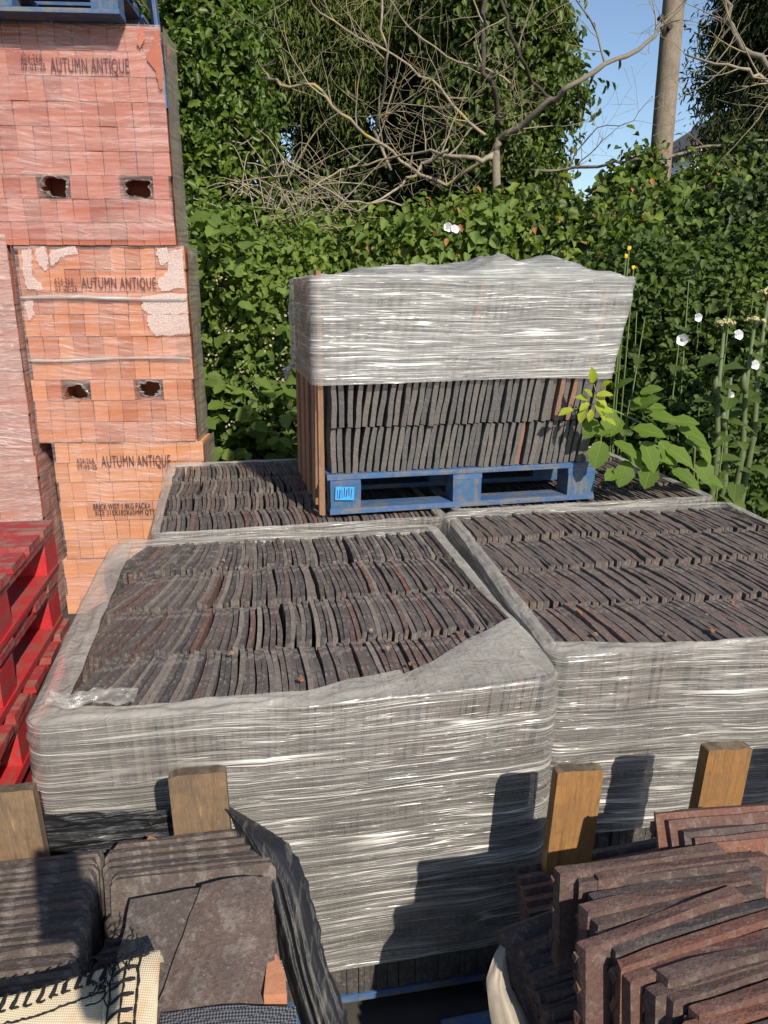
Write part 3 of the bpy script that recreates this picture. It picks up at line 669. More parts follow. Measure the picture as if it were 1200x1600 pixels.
for me in FT: me.materials.append(M_TILE_F)
FT2 = [flat_tile(L=.30, Hh=.17, T=random.uniform(.0165, .0205), seed=i+20, notch=False, rough=.0030) for i in range(7)]
for me in FT2: me.materials.append(M_TILE_R)
fz = .78; fo = (-.475, 1.08, 0); fyaw = R(9.5)
fgl = thing('tile_stack', 'stack of brown roof tiles in the bottom left corner behind the cream bag', 'tile stack', fo, fyaw)
for i in range(20):
    inst('tile', FT[i % 6], fgl, (-.272+random.uniform(-.006, .006), -.0145*i-.012, fz-.165-.0012*i+random.uniform(-.0045, .0035)), (R(-16)+random.gauss(0, .02), random.gauss(0, .008), random.gauss(0, .012)))
for i in range(6):
    inst('tile', FT[(i*5+1) % 6], fgl, (.008+random.uniform(-.010, .016), -.0158*i-.004, fz-.163-.0016*i+random.uniform(-.002, .002)), (R(-16)+random.gauss(0, .012), 0, random.gauss(0, .006)))
for i in range(6, 17):
    inst('tile', FT[(i*5+1) % 6], fgl, (.008+random.uniform(-.004, .008), -.0158*i-.004, fz-.215-.0016*i), (R(-16), 0, 0))
lo = MB()
for k in range(3):
    for c0 in (-.272, .008):
        for i in range(20): lo.box((c0+.13, -.0145*i-.03, .17+k*.145+.07), (.262, .0125, .14), Matrix.Rotation(R(-4), 3, 'X'), .001)
lo.build('lower_tile', M_TILE_F, fgl, kind='stuff')
pallet('pallet', 'hidden blue pallet under the bottom left tile stack', .60, .5, .15, BLUEM, 'x', Vector((-.475, 1.08, 0))+Vector((-.30, -.44, 0)), fyaw)
# two flat tiles lying face up
def slab(label, pts, th, mat, name='roof_tile', cat='roof tile', group=None):
    P = [Vector(p) for p in pts]; n = (P[1]-P[0]).cross(P[3]-P[0]).normalized()
    if n.z < 0: n = -n
    c = sum(P, Vector())/4; N = 8; V = []
    for i in range(N+1):
        for j in range(N+1):
            a = i/N; b = j/N; p = (P[0]*(1-a)+P[1]*a)*(1-b)+(P[3]*(1-a)+P[2]*a)*b
            e = .0022 if i in (0, N) or j in (0, N) else 0
            p = p+n*(.008*math.sin(math.pi*a))+Vector((random.uniform(-e, e), random.uniform(-e, e), 0)); V.append(p-c)
    m = MB(); M = len(V); W_ = N+1
    F = [(i*W_+j, (i+1)*W_+j, (i+1)*W_+j+1, i*W_+j+1) for i in range(N) for j in range(N)]
    F2 = [tuple(x+M for x in f[::-1]) for f in F]
    ring = [(i*W_) for i in range(N)]+[N*W_+j for j in range(N)]+[(N-i)*W_+N for i in range(N)]+[N-j for j in range(N)]
    Fs = [(ring[k], ring[(k+1) % len(ring)], ring[(k+1) % len(ring)]+M, ring[k]+M) for k in range(len(ring))]
    m.add(V+[p-n*th for p in V], F+F2+Fs); o = link(name, m.mesh(name), mat); o.location = c
    import bmesh
    bm = bmesh.new(); bm.from_mesh(o.data); bmesh.ops.recalc_face_normals(bm, faces=bm.faces); bm.to_mesh(o.data); bm.free()
    return tag(o, label, cat, group)
zr = EYE
slab('broad brown roof tile lying flat, the lower one, between webbing and tile stack', [(-.402, 1.005, zr-.928), (-.185, 1.04, zr-.928), (-.150, .865, zr-.992), (-.396, .83, zr-.990)], .012, M_TILE_F)
slab('brown roof tile lying flat on a lower one, beside the black plastic strip', [(-.292, 1.018, zr-.912), (-.186, 1.036, zr-.912), (-.152, .85, zr-.978), (-.325, .82, zr-.977)], .013, M_TILE_F)
# right hand heap
fgr = thing('tile_stack', 'heap of red brown roof tiles on edge in the bottom right corner', 'tile stack', (.30, 1.10, 0), 0)
RT = [(868, 1361, 11, 28, -.90), (932, 1366, 10, 30, -.905), (903, 1376, 9, 30, -.912), (912, 1421, 15, 24, -.915), (928, 1440, 14, 30, -.922), (905, 1480, 21, 36, -.92), (957, 1480, 18, 30, -.928), (966, 1508, 19, 31, -.93),
      (978, 1527, 17, 32, -.937), (1035, 1524, 16, 30, -.93), (1016, 1550, 17, 33, -.942), (1043, 1560, 18, 30, -.943), (1081, 1581, 18, 32, -.945), (1070, 1610, 17, 30, -.95), (1090, 1640, 17, 30, -.955), (1100, 1668, 17, 30, -.96)]
RT2 = []
for a, b in zip(RT, RT[1:]+[RT[-1]]):
    RT2.append(a)
    if b is not a and b[1]-a[1] > 30: RT2.append(((a[0]+b[0])/2+18, (a[1]+b[1])/2+4, (a[2]+b[2])/2+1, (a[3]+b[3])/2, (a[4]+b[4])/2-.006))
RT = RT2; hs_ = random.Random(4)
for i, (u, v, yw, lean, z) in enumerate(RT):
    p = atz(u, v, EYE+z); q_ = Matrix.Rotation(R(yw), 4, 'Z') @ Matrix.Rotation(R(-lean*.2), 4, 'X') @ Matrix.Rotation(R(hs_.gauss(0, 1.2)), 4, 'Y')
    o = inst('tile', FT2[i % 7], fgr, (0, 0, 0)); top = q_ @ Vector((0, 0, .17)); o.location = p-top-fgr.location; o.rotation_euler = q_.to_euler()
for i, (u, v, z) in enumerate(((778, 1455, -1.11), (806, 1480, -1.12), (818, 1502, -1.13), (824, 1524, -1.13), (834, 1550, -1.14), (846, 1574, -1.14), (856, 1598, -1.15), (864, 1622, -1.15))):
    p = atz(u, v, EYE+z); q_ = Matrix.Rotation(R(16+hs_.gauss(0, 3)), 4, 'Z') @ Matrix.Rotation(R(-40+hs_.gauss(0, 4)), 4, 'X') @ Matrix.Rotation(R(-6), 4, 'Y')
    o = inst('tile', FT2[(i+3) % 7], fgr, (0, 0, 0)); o.location = p-(q_ @ Vector((0, 0, .17)))-fgr.location; o.rotation_euler = q_.to_euler()
for i, (u, v, yw, z) in enumerate(((1022, 1272, 7, -.885), (1040, 1281, 8, -.89), (1062, 1299, 8, -.90), (1080, 1309, 8, -.905), (1100, 1318, 8, -.91))):
    p = atz(u, v, EYE+z); q_ = Matrix.Rotation(R(yw), 4, 'Z') @ Matrix.Rotation(R(-28), 4, 'X')
    o = inst('tile', FT2[(i+2) % 7], fgr, (0, 0, 0)); o.location = p-(q_ @ Vector((0, 0, .17)))-fgr.location; o.rotation_euler = q_.to_euler()
lo = MB()
for k in range(3):
    for i in range(20): lo.box((.52, .78+i*.03, .20+k*.15), (.5, .018, .145), Matrix.Rotation(R(14), 3, 'Z') @ Matrix.Rotation(R(-20), 3, 'X'), .001)
lo.build('lower_tile', M_TILE_R, fgr, world=True, kind='stuff')
pallet('pallet', 'hidden blue pallet under the bottom right tile heap', .75, .62, .15, BLUEM, 'x', (.26, .72, 0), R(12))
# ------------------------------------------------------------------ stakes
def stake(label, u0, u1, vtop, Y, zb, mat, yaw, lean=0., th=.022, top=.0012):
    p0 = at(u0, vtop, Y); p1 = at(u1, vtop, Y); w_ = (p1-p0).length; h = p0.z-zb; m = MB(); V = []
    n = 7
    for i in range(n):
        x = -w_/2+w_*i/(n-1); zt = h+top*math.sin(i*1.3)-(.004 if i in (0, n-1) else 0)
        V += [(x, -th/2, 0), (x, th/2, 0), (x, th/2, zt), (x, -th/2, zt+random.uniform(-.001, .001))]
    F = [(i*4+k, (i+1)*4+k, (i+1)*4+(k+1) % 4, i*4+(k+1) % 4) for i in range(n-1) for k in range(4)]+[(0, 1, 2, 3), ((n-1)*4+3, (n-1)*4+2, (n-1)*4+1, (n-1)*4)]
    m.add(V, [f[::-1] for f in F]); o = link('wooden_stake', m.mesh('wooden_stake'), mat)
    c = (p0+p1)/2; o.location = (c.x-math.tan(lean)*h, c.y+th/2, zb); o.rotation_euler = (0, lean, R(yaw)); return tag(o, label, 'stake', 'wooden stakes at the ends of the near tile stacks')
stake('grey brown wooden stake cut by the left edge of the photo', -30, 48, 1236, 1.13, .45, M_STAKE, 8, -.04)
stake('weathered wooden stake beside the black plastic strip', 262, 350, 1209, 1.165, .45, M_STAKE, 8, -.02)
stake('orange wooden stake with a green stain, standing before the gap of two tile packs', 869, 946, 1206, 1.30, .45, M_STAKE_O, 10, .05, .026)
stake('short orange wooden stake at the right before the film wrapped pack', 1104, 1180, 1172, 1.40, .45, M_STAKE_O, 10, .06, .03)
stake('orange wooden stake out at the right of the frame', 1290, 1368, 1165, 1.50, .45, M_STAKE_O, 10, .05, .03)
# ------------------------------------------------------------------ plastics, bag, webbing
def ribbon(name, label, cat, left, right, Ys, mat, bulge=.02, n=90, mth=28, seed=0, rag=.0, fold=.006):
    L = np.array([at(*p, Y) for p, Y in zip(left, Ys)]); Rr = np.array([at(*p, Y) for p, Y in zip(right, Ys)])
    k = np.linspace(0, 1, len(L)); t = np.linspace(0, 1, n)
    Li = np.stack([np.interp(t, k, L[:, i]) for i in range(3)], 1); Ri = np.stack([np.interp(t, k, Rr[:, i]) for i in range(3)], 1)
    for A in (Li, Ri):
        for _ in range(6): A[1:-1] = (A[:-2]+2*A[1:-1]+A[2:])/4
    s = np.linspace(0, 1, mth); T, Sg = np.meshgrid(t, s, indexing='ij')
    Sg2 = Sg+rag*(vn(T*40, Sg*0, seed)-.5)*(Sg > .9)
    G = Li[:, None, :]*(1-Sg2[..., None])+Ri[:, None, :]*Sg2[..., None]
    d = bulge*np.sin(np.pi*Sg)+fold*(ridge(T*1.2+seed, Sg*7+T*1.5, seed+1)-.5)+fold*.45*(ridge(T*2, Sg*19+T*3, seed+2)-.5)+fold*.15*(vn(T*26, Sg*9, seed+3)-.5)
    G[..., 1] -= d; G[..., 2] += d*.6
    c = G.reshape(-1, 3).mean(0); G = G-c; Gb = G.copy(); Gb[..., 1] += .0012
    o = link(name, grid_mesh(name, G), mat, smooth=True); o.location = c; return tag(o, label, cat)
ribbon('plastic_strip', 'torn black plastic strip hanging down between the two near tile stacks', 'plastic strip',
       [(356, 1260), (364, 1285), (382, 1330), (408, 1390), (428, 1455), (447, 1525), (470, 1600), (490, 1660)], [(360, 1260), (420, 1296), (452, 1318), (480, 1368), (496, 1430), (506, 1485), (532, 1555), (560, 1630)],
       [1.20, 1.17, 1.14, 1.10, 1.06, 1.02, .98, .95], M_BLACKFILM, .03, seed=3, rag=.10, fold=.009, mth=44)
ribbon('plastic_flap', 'dusty beige plastic flap at the left end of the right tile heap', 'plastic flap',
       [(789, 1463), (772, 1490), (759, 1530), (764, 1575), (775, 1640)], [(796, 1468), (791, 1500), (797, 1540), (818, 1580), (850, 1650)],
       [1.13, 1.10, 1.07, 1.04, 1.0], m_plain('dusty_plastic', (.36, .30, .23), .55, .4, 30, .4, .3), .015, seed=5, n=60, mth=14)
# black film round the front of the left stack
W0 = at(52, 1268, 1.19); W9 = at(268, 1262, 1.225)
xs, zs = np.meshgrid(np.linspace(0, 1, 110), np.linspace(0, 1, 60), indexing='ij')
G = np.zeros((110, 60, 3)); 
for i in range(3): G[..., i] = W0[i]+(W9[i]-W0[i])*xs
G[..., 2] -= .16*zs; G[..., 2] += .004*(vn(xs*9, zs*0, 3)-.5); G[..., 1] -= .007*ridge(xs*3, zs*9+xs*.8, 71)**2+.004*ridge(xs*6, zs*24+xs, 72)
c = G.reshape(-1, 3).mean(0); o = link('plastic_wrap', grid_mesh('plastic_wrap', G-c), M_BLACKWRAP, smooth=True); o.location = c
tag(o, 'black plastic wrap stretched between the two left stakes', 'plastic wrap')
# cream woven bag folded at the bottom left
bag = thing('bulk_bag', 'cream woven bulk bag with black stitching in the bottom left corner', 'bag', (-.40, .78, EYE-.88))
q = NT('woven_cream'); v = q.coords(); wv = q.n('TexWave', {'Vector': v, 'Scale': 110., 'Distortion': 1.2}, bands_direction='X').outputs[1]; wv2 = q.n('TexWave', {'Vector': v, 'Scale': 130., 'Distortion': 1.2}, bands_direction='Y').outputs[1]
hh = q.math('MULTIPLY', wv, wv2); cc = q.mix(q.fr(hh, 0, 1, .35, 0), (.62, .52, .36), (.36, .29, .19))
cc = q.mix(q.fr(q.noise(v, 16, 4, .6), .58, .72, 0, .5), cc, (.52, .24, .11)); M_BAG = q.done(q.bsdf(cc, .8, q.bump(hh, .6, .002), .3))
M_STITCH = m_plain('black_thread', (.012, .011, .012), .8, .3, 60, .3, .2)
A0 = Vector((-.60, .735, EYE-.862)); A1 = Vector((-.298, .832, EYE-.856)); A2 = Vector((-.262, .62, EYE-.93)); A3 = Vector((-.60, .52, EYE-.95))
def bag_pt(a, b, h=0):
    p = (A0*(1-a)+A1*a)*(1-b)+(A3*(1-a)+A2*a)*b
    z = .010*math.sin(a*7+b*3)*(.3+b)+.012*float(vn(a*4, b*4, 81))+.006*math.sin(b*9)*a-(.028*max(0, .06-b)/.06)
    return p+Vector((0, -.25*h, z+h))
na, nb = 70, 50; G = np.array([[bag_pt(i/(na-1), j/(nb-1)) for j in range(nb)] for i in range(na)]); base_ = np.array(bag.location)
link('bag_fabric', grid_mesh('bag_fabric', G-base_), M_BAG, bag, smooth=True)
hem = np.array([[bag_pt(i/(na-1), .0+.13*j/9, .006) for j in range(10)] for i in range(na)])
link('bag_hem', grid_mesh('bag_hem', hem-base_), M_BAG, bag, smooth=True)
edge = np.array([[bag_pt(.80+.20*i/11, j/(nb-1), .009) for j in range(nb)] for i in range(12)])
link('bag_hem', grid_mesh('bag_hem', edge-base_), M_BAG, bag, smooth=True)
stt = MB()
def ln(p, q_, r=.0016, n=4): stt.tube([p, (p+q_)/2+Vector((random.uniform(-.002, .002), random.uniform(-.002, .002), .0006)), q_], [r, r*1.3, r*.8], n)
for i in range(17):
    a = .02+i*.047; ln(bag_pt(a, .135, .008), bag_pt(a+.012, .055, .008), .0026); ln(bag_pt(a+.012, .055, .008), bag_pt(a+.03, .06, .008), .0012); ln(bag_pt(a, .135, .008), bag_pt(a+.03, .135, .008), .0014)
for i in range(30): ln(bag_pt(i/30*.8, .19, .003), bag_pt((i+1)/30*.8, .19, .003), .0013)
for j in range(13):
    b = .05+j*.07; ln(bag_pt(.82, b+.03, .011), bag_pt(.865, b, .011), .0022); ln(bag_pt(.865, b, .011), bag_pt(.915, b+.015, .011), .0024); ln(bag_pt(.82, b+.03, .011), bag_pt(.82, b+.10, .011), .0012); ln(bag_pt(.925, b, .011), bag_pt(.925, b+.07, .011), .0018); ln(bag_pt(.868, b, .011), bag_pt(.868, b+.07, .011), .0014)
stt.build('stitching', M_STITCH, bag, world=True)
tang = MB()
for k in range(26):
    p = bag_pt(.80+random.uniform(-.05, .09), random.uniform(0, .22), .014); pts = [p]
    d = Vector((random.gauss(0, 1), random.gauss(0, 1), random.gauss(0, .6))).normalized()
    for i in range(9):
        d = (d+Vector((random.gauss(0, .6), random.gauss(0, .6), random.gauss(0, .5)-.04))).normalized(); pts.append(pts[-1]+d*.006)
    tang.tube(pts, .0011, 4)
tang.build('loose_thread', M_STITCH, bag, world=True)
# black woven webbing
q = NT('black_webbing'); v = q.coords((1, 1, 1), rot=(0, 0, .7)); ch = q.n('TexChecker', {'Vector': v, 'Scale': 320., 'Color1': (.02, .02, .022, 1), 'Color2': (.13, .13, .14, 1)})
M_WEB = q.done(q.bsdf(ch.outputs[0], .45, q.bump(ch.outputs[1], .8, .002), .5))
Wp = [atz(250, 1583, EYE-.965), atz(460, 1572, EYE-.965), atz(475, 1700, EYE-.99), atz(240, 1720, EYE-.99)]
slab('black woven webbing strap lying below the flat tiles', Wp, .003, M_WEB, 'webbing_strap', 'strap')
# orange brick bit, dry leaf, small scraps
def scrap(name, label, cat, pts, th, mat, group=None):
    P = [Vector(p) for p in pts]; c = sum(P, Vector())/len(P); n = (P[1]-P[0]).cross(P[2]-P[0]).normalized(); n = n if n.z > 0 else -n
    o = MB().prism([p-c-n*th for p in P], n*th).build(name, mat); o.location = c; return tag(o, label, cat, group)
scrap('brick_fragment', 'broken orange brick piece between the flat tiles and the black strip', 'brick fragment', [atz(u, v, EYE-.955) for u, v in ((418, 1496), (432, 1490), (445, 1520), (448, 1552), (412, 1555))], .03, M_BRICKBIT)
scrap('dry_leaf', 'brown triangular dry leaf standing behind the bottom left tiles', 'leaf', [at(u, v, 1.14) for u, v in ((224, 1325), (232, 1306), (246, 1312), (262, 1322), (258, 1328))], .002, M_DRY)
for k, (u, v) in enumerate(((580, 985), (605, 1012), (349, 875), (1113, 985), (1040, 990), (930, 990), (470, 1060), (640, 1035), (1105, 960), (1145, 940), (905, 955), (360, 1020))):
    c_ = atz(u, v, ZT+.009); s_ = random.uniform(.004, .009); a0 = random.random()*6
    scrap('debris_chip', 'small dry crumb lying on the sunlit tops of the tiles', 'debris', [c_+Vector((math.cos(a0+a)*s_*random.uniform(.6, 1.2), math.sin(a0+a)*s_*1.4*random.uniform(.6, 1.2), random.uniform(-.002, .002))) for a in (0, 1.2, 2.5, 3.7, 5)], .004, random.choice((M_DRY, M_DRY, M_RAW)), 'crumbs on the tile tops')

# ------------------------------------------------------------------ vegetation
def leaves(C, Nrm, L, Wd, droop=.3, fold=.25, rnd=.8, dirv=None):
    """C centres, Nrm facing; folded kites"""
    n = len(C); Nn = Nrm+rng.normal(0, rnd, (n, 3)); Nn /= np.linalg.norm(Nn, axis=1)[:, None]+1e-9
    D = rng.normal(0, 1, (n, 3)) if dirv is None else dirv+rng.normal(0, .45, (n, 3)); D[:, 2] -= droop*2
    D -= Nn*np.sum(D*Nn, 1)[:, None]; D /= np.linalg.norm(D, axis=1)[:, None]+1e-9
    B = np.cross(Nn, D); s = rng.uniform(.5, 1.45, (n, 1)); l = L*s; w_ = Wd*s
    f1 = Nn*w_*fold; cu = Nn*l*.10
    V = np.stack([C-D*l*.5-cu, C-D*l*.24+B*w_*.46+f1, C+D*l*.12+B*w_*.40+f1, C+D*l*.5-cu, C+D*l*.12-B*w_*.40+f1, C-D*l*.24-B*w_*.46+f1], 1)
    i = np.arange(n)[:, None]*6
    F = np.concatenate([i+np.array([[0, 2, 1]]), i+np.array([[0, 3, 2]]), i+np.array([[0, 4, 3]]), i+np.array([[0, 5, 4]])], 1).reshape(-1, 3)
    return V.reshape(-1, 3), F
def crown(name, mat, parent, blobs, nclus, nleaf, L, Wd, cr=.22, droop=.3, shell=.55, rnd=.8, kind='stuff', front=0.):
    """leaf clumps spread through ellipsoid blobs (cx,cy,cz,rx,ry,rz)"""
    B = np.array(blobs, float); vol = B[:, 3]*B[:, 4]*B[:, 5]; vol = vol**.7; pick = rng.choice(len(B), nclus, p=vol/vol.sum())
    d = rng.normal(0, 1, (nclus, 3)); d /= np.linalg.norm(d, axis=1)[:, None]
    if front: d[:, 1] -= front*rng.random(nclus); d /= np.linalg.norm(d, axis=1)[:, None]
    r = (shell+(1-shell)*rng.random(nclus)**.6)[:, None]
    C = B[pick, :3]+d*r*B[pick, 3:]
    k = rng.poisson(nleaf, nclus)+3; idx = np.repeat(np.arange(nclus), k)
    off = rng.normal(0, 1, (len(idx), 3))*cr*rng.uniform(.35, 1.25, nclus)[idx][:, None]*.55
    P = C[idx]+off; N = d[idx]*.7+off/(cr)*.5+np.array([0, -.25, .55])
    P[:, 2] = np.maximum(P[:, 2], .03)
    V, F = leaves(P, N, L, Wd, droop, rnd=rnd)
    V = V-np.array(parent.location) if parent else V
    return link(name, npmesh(name, V, F), mat, parent, kind=kind)
def spot(u, v, Y): p = at(u, v, Y); return np.array(p)
def blob_px(u, v, Y, ru, rv, ry):
    p = at(u, v, Y); s = Y/1200*1.02; return (p.x, p.y, p.z, ru*s, ry, rv*s)
def trunk(name, mat, parent, pts, rad, n=8):
    return MB().tube(pts, rad, n).build(name, mat, parent, world=True, smooth=True)
def bl_list(rows): return [blob_px(*r) for r in rows]
# laurel like tree beside the bricks
def tree(name, label, cat, base, mat, rows, nclus, nleaf, L, Wd, trunkpts=None, trunkr=None, bark=M_BARKD, group=None, **kw):
    t = thing(name, label, cat, base, 0, group)
    if trunkpts: trunk('trunk', bark, t, trunkpts, trunkr)
    crown('crown', mat, t, bl_list(rows), nclus, nleaf, L, Wd, **kw); return t
def gp(u, Y): p = at(u, 600, Y); return Vector((p.x, Y, 0))
tree('laurel_tree', 'glossy green broadleaf tree beside the top of the brick stack', 'tree', gp(330, 6.6), L_LAUREL,
     [(310, -20, 6.6, 70, 90, .6), (330, 120, 6.4, 60, 85, .5), (325, 240, 6.4, 65, 75, .5), (300, 350, 6.3, 60, 60, .5), (360, 40, 6.8, 32, 90, .5), (365, 190, 6.5, 40, 60, .4), (240, 200, 6.6, 50, 200, .5)], 520, 74, .062, .034, [gp(335, 6.7), at(335, 300, 6.7), at(345, 0, 6.7)], [.09, .07, .04], cr=.20, front=.8, shell=.35)
t = tree('conifer_tree', 'tall conifer with drooping grey green sprays, its bare trunk lit below', 'tree', gp(424, 8.6), L_CON,
     [(470, -60, 8.6, 110, 100, .8), (440, 60, 8.4, 60, 70, .7), (500, 70, 8.5, 70, 70, .7), (460, 140, 8.4, 60, 42, .6), (540, 30, 8.7, 60, 90, .7), (405, 120, 8.6, 40, 60, .5), (520, 160, 8.6, 45, 45, .5)], 620, 95, .085, .013, [gp(424, 8.7), at(424, 310, 8.7), at(424, 60, 8.7), at(426, -100, 8.7)], [.13, .11, .09, .06], M_BARK, cr=.30, droop=1.3, shell=.3, front=.5)
trunk('trunk', M_BARK, t, [gp(376, 8.3), at(376, 300, 8.3), at(374, 0, 8.3)], [.075, .07, .06])
tree('yew_tree', 'very dark evergreen behind the bare branches, left of the ivy covered tree', 'tree', gp(640, 9.4), L_DARK,
     [(640, -40, 9.6, 75, 110, .9), (625, 90, 9.4, 60, 80, .8), (655, 230, 9.3, 55, 90, .7), (690, 100, 9.5, 42, 130, .8), (600, 300, 9.3, 90, 60, .8), (530, 235, 9.2, 55, 45, .5), (500, 310, 9.3, 90, 60, .8)], 600, 75, .075, .036, [gp(645, 9.5), at(645, 200, 9.5), at(650, -80, 9.5)], [.16, .13, .08], cr=.30, droop=.5, shell=.3)
tree('ivy_tree', 'tall tree covered with hanging ivy in the middle, left of the sky gap', 'tree', gp(790, 7.8), L_IVY,
     [(780, -60, 7.8, 90, 90, .7), (775, 40, 7.7, 85, 70, .6), (832, 70, 7.7, 48, 60, .5), (760, 140, 7.6, 65, 75, .6), (840, 155, 7.6, 48, 45, .5), (872, 130, 7.8, 22, 30, .25), (770, 250, 7.5, 70, 70, .6), (835, 225, 7.6, 32, 40, .4), (720, 60, 7.9, 30, 110, .5), (825, 290, 7.4, 50, 50, .5)], 760, 76, .068, .038, [gp(790, 7.9), at(790, 250, 7.9), at(780, -80, 7.9)], [.18, .15, .09], cr=.19, droop=.9, front=.5, shell=.4)
tree('cypress_tree', 'dark cypress with feathery drooping sprays at the top right', 'tree', gp(1200, 9.6), L_CYP,
     [(1240, -40, 9.6, 80, 110, 1.0), (1222, 60, 9.6, 62, 70, .9), (1205, 180, 9.4, 58, 70, .8), (1128, 112, 9.6, 26, 18, .4), (1120, 165, 9.6, 18, 14, .3), (1175, 290, 9.2, 58, 60, .7), (1250, 250, 9.4, 70, 180, .9), (1150, 50, 9.8, 30, 20, .4), (1148, 225, 9.2, 30, 34, .4)], 750, 95, .085, .015, [gp(1225, 9.7), at(1225, 200, 9.7), at(1225, -80, 9.7)], [.16, .12, .08], cr=.30, droop=1.1, shell=.35)
# hedge: overlapping shrubs, each a plant of its own
hedge_rows = [('ivy_hedge', 'ivy clad hedge with bright young leaves behind the left end of the tall pack', 560, [(470, 430, 6.2, 60, 50, .4), (560, 410, 6.2, 70, 45, .4), (520, 490, 6.1, 100, 50, .4), (620, 400, 6.1, 50, 40, .3)], L_HEDGE, 640),
    ('bindweed_hedge', 'bindweed covered hedge behind the middle of the tall pack, with a pair of white flowers', 720, [(670, 400, 6.1, 70, 45, .4), (745, 385, 6.1, 65, 48, .4), (700, 470, 6.0, 110, 50, .4)], L_HEDGE, 760),
    ('privet_hedge', 'dense dark leaved hedge behind the right end of the tall pack', 870, [(830, 380, 6.2, 70, 52, .4), (905, 380, 6.3, 62, 40, .4), (960, 400, 6.1, 60, 45, .4), (880, 450, 6.0, 110, 50, .4)], L_IVY, 900),
    ('elder_shrub', 'leafy shrub with sprays reaching up round the foot of the pole', 1000, [(985, 350, 6.4, 48, 34, .3), (1001, 285, 6.4, 11, 30, .12), (1060, 352, 6.2, 48, 34, .3), (1010, 395, 6.1, 70, 45, .4), (1095, 315, 6.3, 32, 34, .3), (965, 310, 6.5, 16, 26, .2)], L_IVY, 820),
    ('dark_shrub', 'dark shrub under the cypress at the right edge', 1150, [(1140, 350, 6.0, 66, 50, .4), (1195, 400, 5.8, 60, 80, .4), (1100, 430, 5.7, 80, 50, .4), (1150, 275, 6.6, 30, 34, .3), (1300, 430, 5.9, 80, 110, .5), (1430, 460, 6.0, 90, 120, .6)], L_DARK, 760)]
for nm, lab, u, rows, m, nc in hedge_rows:
    t = thing(nm, lab, 'hedge' if 'hedge' in nm else 'shrub', gp(u, 6.3))
    mb = MB()
    for r_ in rows:
        p = at(r_[0], r_[1], r_[2])
        for k in range(4):
            a = Vector((p.x+random.uniform(-.2, .2), p.y+.2, 0)); mb.tube([a, (a+p)/2+Vector((random.uniform(-.1, .1), 0, 0)), p+Vector((random.uniform(-.2, .2), 0, .1))], [.02, .015, .006], 5)
    mb.build('stems', M_BARKD, t, world=True)
    crown('foliage', m, t, bl_list(rows), int(nc*(.46 if nm != 'dark_shrub' else .7)), 70, .058 if m is not L_DARK else .05, .042, cr=.16, droop=.5, front=.9, shell=.3)
    if nm != 'dark_shrub':
        crown('climber_leaves', L_BRAM if nm != 'privet_hedge' else L_HEDGE, t, [(x, y-.18, z, a*1.02, b, c*1.02) for (x, y, z, a, b, c) in bl_list(rows)], int(nc*.10), 14, .074, .052, cr=.20, droop=.5, front=1.2, shell=.7)
        crown('dead_leaves', M_DRY, t, [(x, y-.1, z, a, b, c) for (x, y, z, a, b, c) in bl_list(rows)], int(nc*.05), 3, .05, .03, cr=.2, droop=.8, front=1.2, shell=.8)
# filling growth behind the packs down to the ground
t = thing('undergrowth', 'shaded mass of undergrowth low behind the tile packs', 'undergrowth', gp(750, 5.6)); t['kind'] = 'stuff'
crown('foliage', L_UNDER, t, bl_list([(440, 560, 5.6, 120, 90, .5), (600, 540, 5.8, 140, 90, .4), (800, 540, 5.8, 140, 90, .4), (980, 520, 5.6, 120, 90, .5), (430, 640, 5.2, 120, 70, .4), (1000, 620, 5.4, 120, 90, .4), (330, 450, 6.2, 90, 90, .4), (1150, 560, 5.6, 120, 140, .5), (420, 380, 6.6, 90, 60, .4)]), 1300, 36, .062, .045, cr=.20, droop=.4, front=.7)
# serrated single leaves
def leaf_mesh(name, L, Wd, n=5, serr=.12, fold=.18, mat=None, bend=.25):
    V = []; F = []
    for i in range(n+1):
        f = i/n; y = L*f; wv = Wd/2*math.sin(math.pi*min(1, f*.92+.06))**.8*(1+serr*(1 if i % 2 else -1)); z = -bend*L*f*f
        if i == n: wv = .0005
        V += [(-wv, y-(.02*L if i % 2 else 0), z+wv*fold*2), (0, y, z), (wv, y-(.02*L if i % 2 else 0), z+wv*fold*2)]
    for i in range(n):
        a = i*3; F += [(a, a+1, a+4, a+3), (a+1, a+2, a+5, a+4)]
    me = MB().add(V, F).mesh(name); me.materials.append(mat); me.polygons.foreach_set('use_smooth', [True]*len(me.polygons)); return me
def leaf_at(me, parent, p, d, up_, s):
    d = Vector(d).normalized(); x = d.cross(Vector(up_))
    if x.length < 1e-3: x = Vector((1, 0, 0))
    x.normalize(); z = x.cross(d); M = Matrix((x, d, z)).transposed()
    return inst('leaf', me, parent, Vector(p)-parent.location, M.to_euler(), (s, s, s))
def arc_pts(a, b, sag, n=8):
    a = Vector(a); b = Vector(b); return [a.lerp(b, i/n)+Vector((0, 0, sag*math.sin(math.pi*i/n))) for i in range(n+1)]
LM_BR = [leaf_mesh('leaf', .088, .066, 6, .12, .12, L_BRAML) for _ in range(3)]
